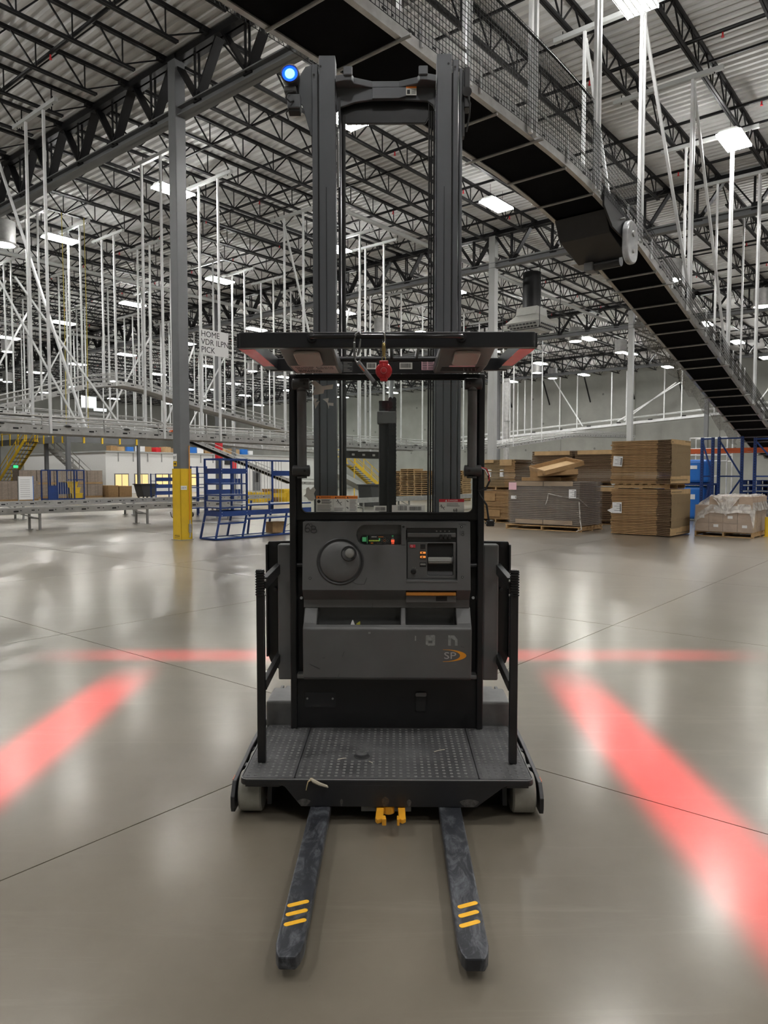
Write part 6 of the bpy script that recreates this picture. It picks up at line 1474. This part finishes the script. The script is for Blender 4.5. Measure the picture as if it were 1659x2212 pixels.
P('lower_plate', M_blacksteel, MB().prism([(mo - 0.29, 3.99), (mo + 0.26, 3.99), (mo + 0.262, 3.86), (mo + 0.24, 3.822), (mo - 0.25, 3.822), (mo - 0.29, 3.85)], MY + 0.09, MY + 0.115, 'y'), ch, bevel=0.004)
sl_ = P('warning_label', M_label, MB().box(mo + 0.118, mo + 0.182, MY + 0.0338, MY + 0.0348, 3.962, 4.018), ch)
P('header_band', M_orangehdr, MB().box(mo + 0.118, mo + 0.182, MY + 0.033, MY + 0.0338, 4.004, 4.018), sl_)
P('print_mark', M_ink, MB().box(mo + 0.124, mo + 0.142, MY + 0.033, MY + 0.0338, 3.97, 3.995), sl_)
for i in range(4): P('print_line', M_greyink, MB().box(mo + 0.15, mo + 0.176, MY + 0.033, MY + 0.0338, 3.97 + 0.007 * i, 3.973 + 0.007 * i), sl_)
# lift cylinder with roller chain, seen through the window
cy = P('lift_cylinder', M_blacksteel, MB().tube([(mo - 0.02, MY + 0.02, 0.2), (mo - 0.02, MY + 0.02, 2.08)], 0.03, 16), ma, smooth=True)
P('cylinder_head', M_plastic, MB().box(mo - 0.06, mo + 0.06, MY - 0.02, MY + 0.06, 1.95, 2.03), cy, bevel=0.006)
P('chain_guard', M_black, MB().box(mo - 0.05, mo + 0.055, MY + 0.05, MY + 0.07, 0.2, 2.1), cy)
lk = MB().prism([(0.024 * math.cos(2 * PI * k / 10) * (0.55), 0.02 * math.sin(2 * PI * k / 10)) for k in range(10)], -0.004, 0.004, 'y').mesh('chain_link', M_blacksteel)
for i in range(40):
    for dx in (-0.012, 0.012): inst(lk, 'chain_link', cy, (mo + 0.035 + dx, MY - 0.015 + (0.004 if i % 2 else 0), 1.22 + 0.0225 * i))
# blue spot lamp on its bracket, and the line projector below it
br = P('lamp_bracket', M_mast, MB().prism([(mo - 0.458, 4.14), (mo - 0.50, 4.13), (mo - 0.545, 4.06), (mo - 0.545, 3.93), (mo - 0.52, 3.90), (mo - 0.468, 3.72), (mo - 0.458, 3.72)], MY + 0.02, MY + 0.03, 'y'), ma, bevel=0.003)
bl = P('blue_spot_lamp', M_plasticdk, MB().lathe([(0.03, 0.09), (0.05, 0.06), (0.056, 0.0), (0.056, -0.03), (0.048, -0.035), (0.046, -0.025), (0.0, -0.024)], 28, (mo - 0.585, MY - 0.02, 4.052), 'y'), ma, smooth=True)
P('lens', M_bluelens, MB().lathe([(0.0, -0.029), (0.046, -0.029), (0.046, -0.026)], 24, (mo - 0.585, MY - 0.02, 4.052), 'y'), bl)
P('lens_core', M_bluecore, MB().lathe([(0.0, -0.032), (0.026, -0.031), (0.03, -0.029)], 20, (mo - 0.585, MY - 0.02, 4.052), 'y'), bl)
P('lamp_foot', M_plasticdk, MB().box(mo - 0.625, mo - 0.55, MY - 0.03, MY + 0.05, 3.955, 3.992), bl, bevel=0.008)
P('arm', M_mast, MB().box(mo - 0.56, mo - 0.50, MY + 0.03, MY + 0.045, 3.94, 4.06), bl)
rpj = P('line_projector', M_mast, MB().box(mo - 0.605, mo - 0.525, MY - 0.03, MY + 0.05, 3.86, 3.945), ma, bevel=0.008)
P('projector_window', M_slot, MB().box(mo - 0.60, mo - 0.53, MY - 0.02, MY + 0.04, 3.845, 3.862), rpj)
P('cable', M_slot, MB().tube([(mo - 0.57, MY - 0.03, 3.955), (mo - 0.60, MY - 0.05, 3.94), (mo - 0.61, MY - 0.05, 3.91), (mo - 0.585, MY - 0.05, 3.885), (mo - 0.565, MY - 0.03, 3.90)], 0.005, 8), rpj, smooth=True)
P('cable', M_slot, MB().tube([(mo - 0.59, MY - 0.02, 3.86), (mo - 0.615, MY - 0.01, 3.84), (mo - 0.60, MY + 0.02, 3.80)], 0.004, 8), rpj, smooth=True)
rp2 = P('line_projector', M_black, MB().box(mo + 0.470, mo + 0.505, MY - 0.02, MY + 0.06, 3.86, 4.10), ma, bevel=0.006)
P('projector_window', M_slot, MB().lathe([(0.03, -0.03), (0.026, 0.0)], 14, (mo + 0.485, MY, 3.95), 'y'), rp2)
P('cable', M_slot, MB().tube([(mo + 0.488, MY - 0.02, 3.93), (mo + 0.505, MY - 0.03, 3.88), (mo + 0.50, MY - 0.03, 3.80), (mo + 0.485, MY - 0.01, 3.72)], 0.005, 8), rp2, smooth=True)
P('bracket', M_black, MB().box(mo + 0.462, mo + 0.475, MY, MY + 0.05, 3.70, 4.08), rp2)

# red guard lines thrown on the floor by the projectors on the mast
def projector(name, loc, kind, a, b, c0, c1, power, soft):
    """a spot lamp whose lens lets through only a soft band: X=a for lines along the truck, Y=a for the line behind it"""
    d = bpy.data.lights.new(name, 'SPOT'); d.energy = power; d.spot_size = R(150); d.spot_blend = 0.1; d.shadow_soft_size = 0.02; d.color = (1, 1, 1)
    d.use_nodes = True; nt = d.node_tree; nt.nodes.clear()
    out = nt.nodes.new('ShaderNodeOutputLight'); em = nt.nodes.new('ShaderNodeEmission'); g = nt.nodes.new('ShaderNodeNewGeometry'); sp = nt.nodes.new('ShaderNodeSeparateXYZ')
    nt.links.new(g.outputs['Incoming'], sp.inputs[0]); nt.links.new(em.outputs[0], out.inputs[0])
    def mth(op, x, y):
        n = nt.nodes.new('ShaderNodeMath'); n.operation = op
        for i, q in enumerate((x, y)):
            if q is None: continue
            if isinstance(q, (int, float)): n.inputs[i].default_value = q
            else: nt.links.new(q, n.inputs[i])
        return n.outputs[0]
    hx_ = mth('SUBTRACT', loc[0], mth('MULTIPLY', mth('DIVIDE', sp.outputs[0], sp.outputs[2]), loc[2]))   # where the ray meets the floor
    hy_ = mth('SUBTRACT', loc[1], mth('MULTIPLY', mth('DIVIDE', sp.outputs[1], sp.outputs[2]), loc[2]))
    across, along = (hx_, hy_) if kind == 'x' else (hy_, hx_)
    q = mth('DIVIDE', mth('SUBTRACT', across, a), b); q = mth('MULTIPLY', q, q); band = mth('POWER', 2.718, mth('MULTIPLY', mth('MULTIPLY', q, q), -1.0))
    def ramp(x0, x1):
        n = nt.nodes.new('ShaderNodeMapRange'); n.interpolation_type = 'SMOOTHSTEP'; nt.links.new(along, n.inputs['Value'])
        n.inputs['From Min'].default_value = x0; n.inputs['From Max'].default_value = x1; return n.outputs[0]
    win = mth('MULTIPLY', ramp(c0 - soft, c0 + soft), ramp(c1 + soft, c1 - soft))
    em.inputs[0].default_value = (1, 0.0, 0.03, 1)
    nt.links.new(mth('MULTIPLY', band, win), em.inputs[1])
    o = bpy.data.objects.new(name, d); COL.objects.link(o); o.location = loc
    return o
pl_ = Vector((-0.585, TY + MY, 3.83)); pr_ = Vector((0.52, TY + MY, 3.85))
projector('red_line_lamp', (-0.60, TY + MY - 0.06, 3.80), 'x', -2.09, 0.20, 2.9, 5.75, 2300, 0.5)
projector('red_line_lamp', (0.53, TY + MY - 0.06, 3.80), 'x', 1.49, 0.21, 1.9, 5.6, 2300, 0.7)
projector('red_line_lamp', (0.53, TY + MY + 0.10, 3.80), 'y', 6.45, 0.20, 0.2, 3.2, 1500, 0.5)
projector('red_line_lamp', (-0.60, TY + MY + 0.10, 3.80), 'y', 6.45, 0.20, -2.9, -0.2, 1500, 0.5)

# ---- loose things on the truck ---------------------------------
def TW(x, y, z): return Matrix.Translation((TX, TY, 0)) @ Matrix.Rotation(TR, 4, 'Z') @ Vector((x, y, z))
# red retractable tether reel hanging from the hand rail
rl_ = thing('tether_reel', 'round red retractable tether reel hanging from the hand rail', 'reel', TW(-0.012, -0.058, 2.052), TR)
P('case', M_redpl, MB().lathe([(0.030, 0.022), (0.036, 0.012), (0.037, -0.008), (0.030, -0.018), (0.014, -0.02), (0.0, -0.02)], 28, (0, 0, 0.04), 'y'), rl_, smooth=True)
P('cap', M_redpl, MB().box(-0.020, 0.020, -0.014, 0.018, 0.070, 0.086), rl_, bevel=0.004)
P('lower_case', M_redpl, MB().box(-0.017, 0.017, -0.014, 0.018, -0.004, 0.012), rl_, bevel=0.005)
for k in range(26):
    a = 2 * PI * k / 26; P('case_rib', M_redpl, MB().bar((0.018 * math.cos(a), -0.0205, 0.04 + 0.018 * math.sin(a)), (0.033 * math.cos(a), -0.0165, 0.04 + 0.033 * math.sin(a)), 0.0025, 0.003), rl_)
P('centre_ring', mat('pale_red_plastic', (0.5, 0.12, 0.12), 0.35), MB().lathe([(0.013, -0.021), (0.0145, -0.024), (0.0115, -0.0245), (0.0115, -0.0215)], 20, (0, 0, 0.04), 'y'), rl_, smooth=True)
P('centre_button', M_redpl, MB().lathe([(0.010, -0.02), (0.010, -0.025), (0.0, -0.0265)], 18, (0, 0, 0.04), 'y'), rl_, smooth=True)
P('shackle', M_brass, MB().tube([(-0.007, 0, 0.086), (-0.008, 0, 0.10), (0, 0, 0.108), (0.008, 0, 0.10), (0.007, 0, 0.086)], 0.0025, 6), rl_, smooth=True)
P('swivel', M_brass, MB().lathe([(0.004, 0.106), (0.0075, 0.112), (0.0075, 0.128), (0.009, 0.13), (0.009, 0.158), (0.006, 0.164), (0.0, 0.165)], 14), rl_, smooth=True)
P('carabiner', M_chrome, MB().tube([(0.005, 0, 0.158), (0.0055, -0.008, 0.185), (0.003, -0.014, 0.204), (0, 0.0, 0.2165), (-0.003, 0.014, 0.20), (-0.0045, 0.006, 0.175), (-0.004, 0, 0.158)], 0.0032, 8), rl_, smooth=True)
# hook and lanyard beside it
hk = thing('snap_hook', 'grey steel snap hook with short lanyard on the hand rail', 'hook', TW(-0.128, -0.058, 2.13), TR)
P('hook_body', M_hook, MB().tube([(-0.012, 0, 0.02), (-0.014, 0, 0.06), (-0.013, -0.002, 0.105), (-0.006, -0.01, 0.125), (0.004, -0.006, 0.134), (0.012, 0.0, 0.125), (0.013, 0.0, 0.105)], 0.005, 10), hk, smooth=True)
P('gate', M_hook, MB().box(-0.020, -0.008, -0.007, 0.007, 0.028, 0.09), hk, bevel=0.003)
P('latch', M_hook, MB().prism([(0.004, 0.03), (0.012, 0.05), (0.017, 0.10), (0.010, 0.105), (0.002, 0.06), (-0.004, 0.03)], -0.006, 0.006, 'y'), hk, bevel=0.002)
P('eye', M_hook, MB().tube([(-0.012 + 0.0 * k + 0.012 * (1 - math.cos(a)), 0, 0.022 - 0.02 * math.sin(a)) for k, a in enumerate([PI * i / 8 for i in range(9)])], 0.004, 8), hk, smooth=True)
ln_ = P('lanyard', mat('worn_grey_webbing', (0.16, 0.16, 0.165), 0.55, 0.2), MB().bar((0.0, -0.004, 0.004), (0.074, -0.004, -0.088), 0.016, 0.02), hk, bevel=0.006)
P('lanyard_stripe', M_orange, MB().bar((0.008, -0.0125, -0.012), (0.03, -0.0125, -0.039), 0.002, 0.003), ln_)
P('lanyard_end', M_slot, MB().lathe([(0.008, -0.01), (0.01, 0.0), (0.006, 0.012)], 10, (0.078, -0.004, -0.092)), ln_)
# paper slips in the tray, twist of wrap on the platform edge, straw bits
ps = thing('paper_slip', 'small white paper corner sticking out of the console tray', 'paper', TW(-0.19, 0.584, 0.772), TR)
P('sheet', M_paper, MB().prism([(-0.03, 0.0), (0.03, 0.0), (0.002, 0.075), (-0.002, 0.075)], 0.0, 0.0012, 'y'), ps)
P('second_sheet', mat('yellow_note', (0.45, 0.42, 0.05), 0.7), MB().prism([(0.012, 0.0), (0.042, 0.0), (0.04, 0.068), (0.02, 0.055)], 0.003, 0.0042, 'y'), ps)
tw = thing('twist_of_wrap', 'crumpled beige twist of plastic wrap on the platform edge', 'debris', TW(-0.338, -0.018, 0.172), TR)
P('strand', mat('dirty_plastic_wrap', (0.38, 0.3, 0.17), 0.35), MB().tube([(-0.035, 0.0, 0.0), (-0.03, -0.004, 0.025), (-0.026, 0.0, 0.04), (-0.01, 0.014, 0.048), (0.0, 0.012, 0.045)], [0.002, 0.003, 0.003, 0.006, 0.004], 6), tw, smooth=True)
P('twist', mat('clear_dirty_wrap', (0.42, 0.38, 0.3), 0.3), MB().tube([(-0.018, 0.014, 0.05), (0.0, 0.004, 0.042), (0.03, -0.002, 0.03), (0.062, -0.002, 0.02), (0.066, 0.0, 0.014)], [0.003, 0.009, 0.008, 0.006, 0.003], 7), tw, smooth=True)
straw = mat('straw', (0.55, 0.5, 0.4), 0.8)
for i, (x, y, dx, dy) in enumerate(((0.24, 0.33, 0.055, 0.03), (-0.245, 0.22, 0.04, 0.02), (-0.09, 0.20, 0.02, -0.02))):
    o = MB().tube([(0, 0, 0.0025), (dx / 2, dy / 2, 0.004), (dx, dy, 0.0025)], 0.0018, 5).build('straw', straw, loc=TW(x, y, 0.2195), rz=TR)
    tag(o, ['pale splinter on the right side of the platform mat', 'pale splinter left of the round pedal', 'tiny dark twig right of the round pedal'][i], 'debris')
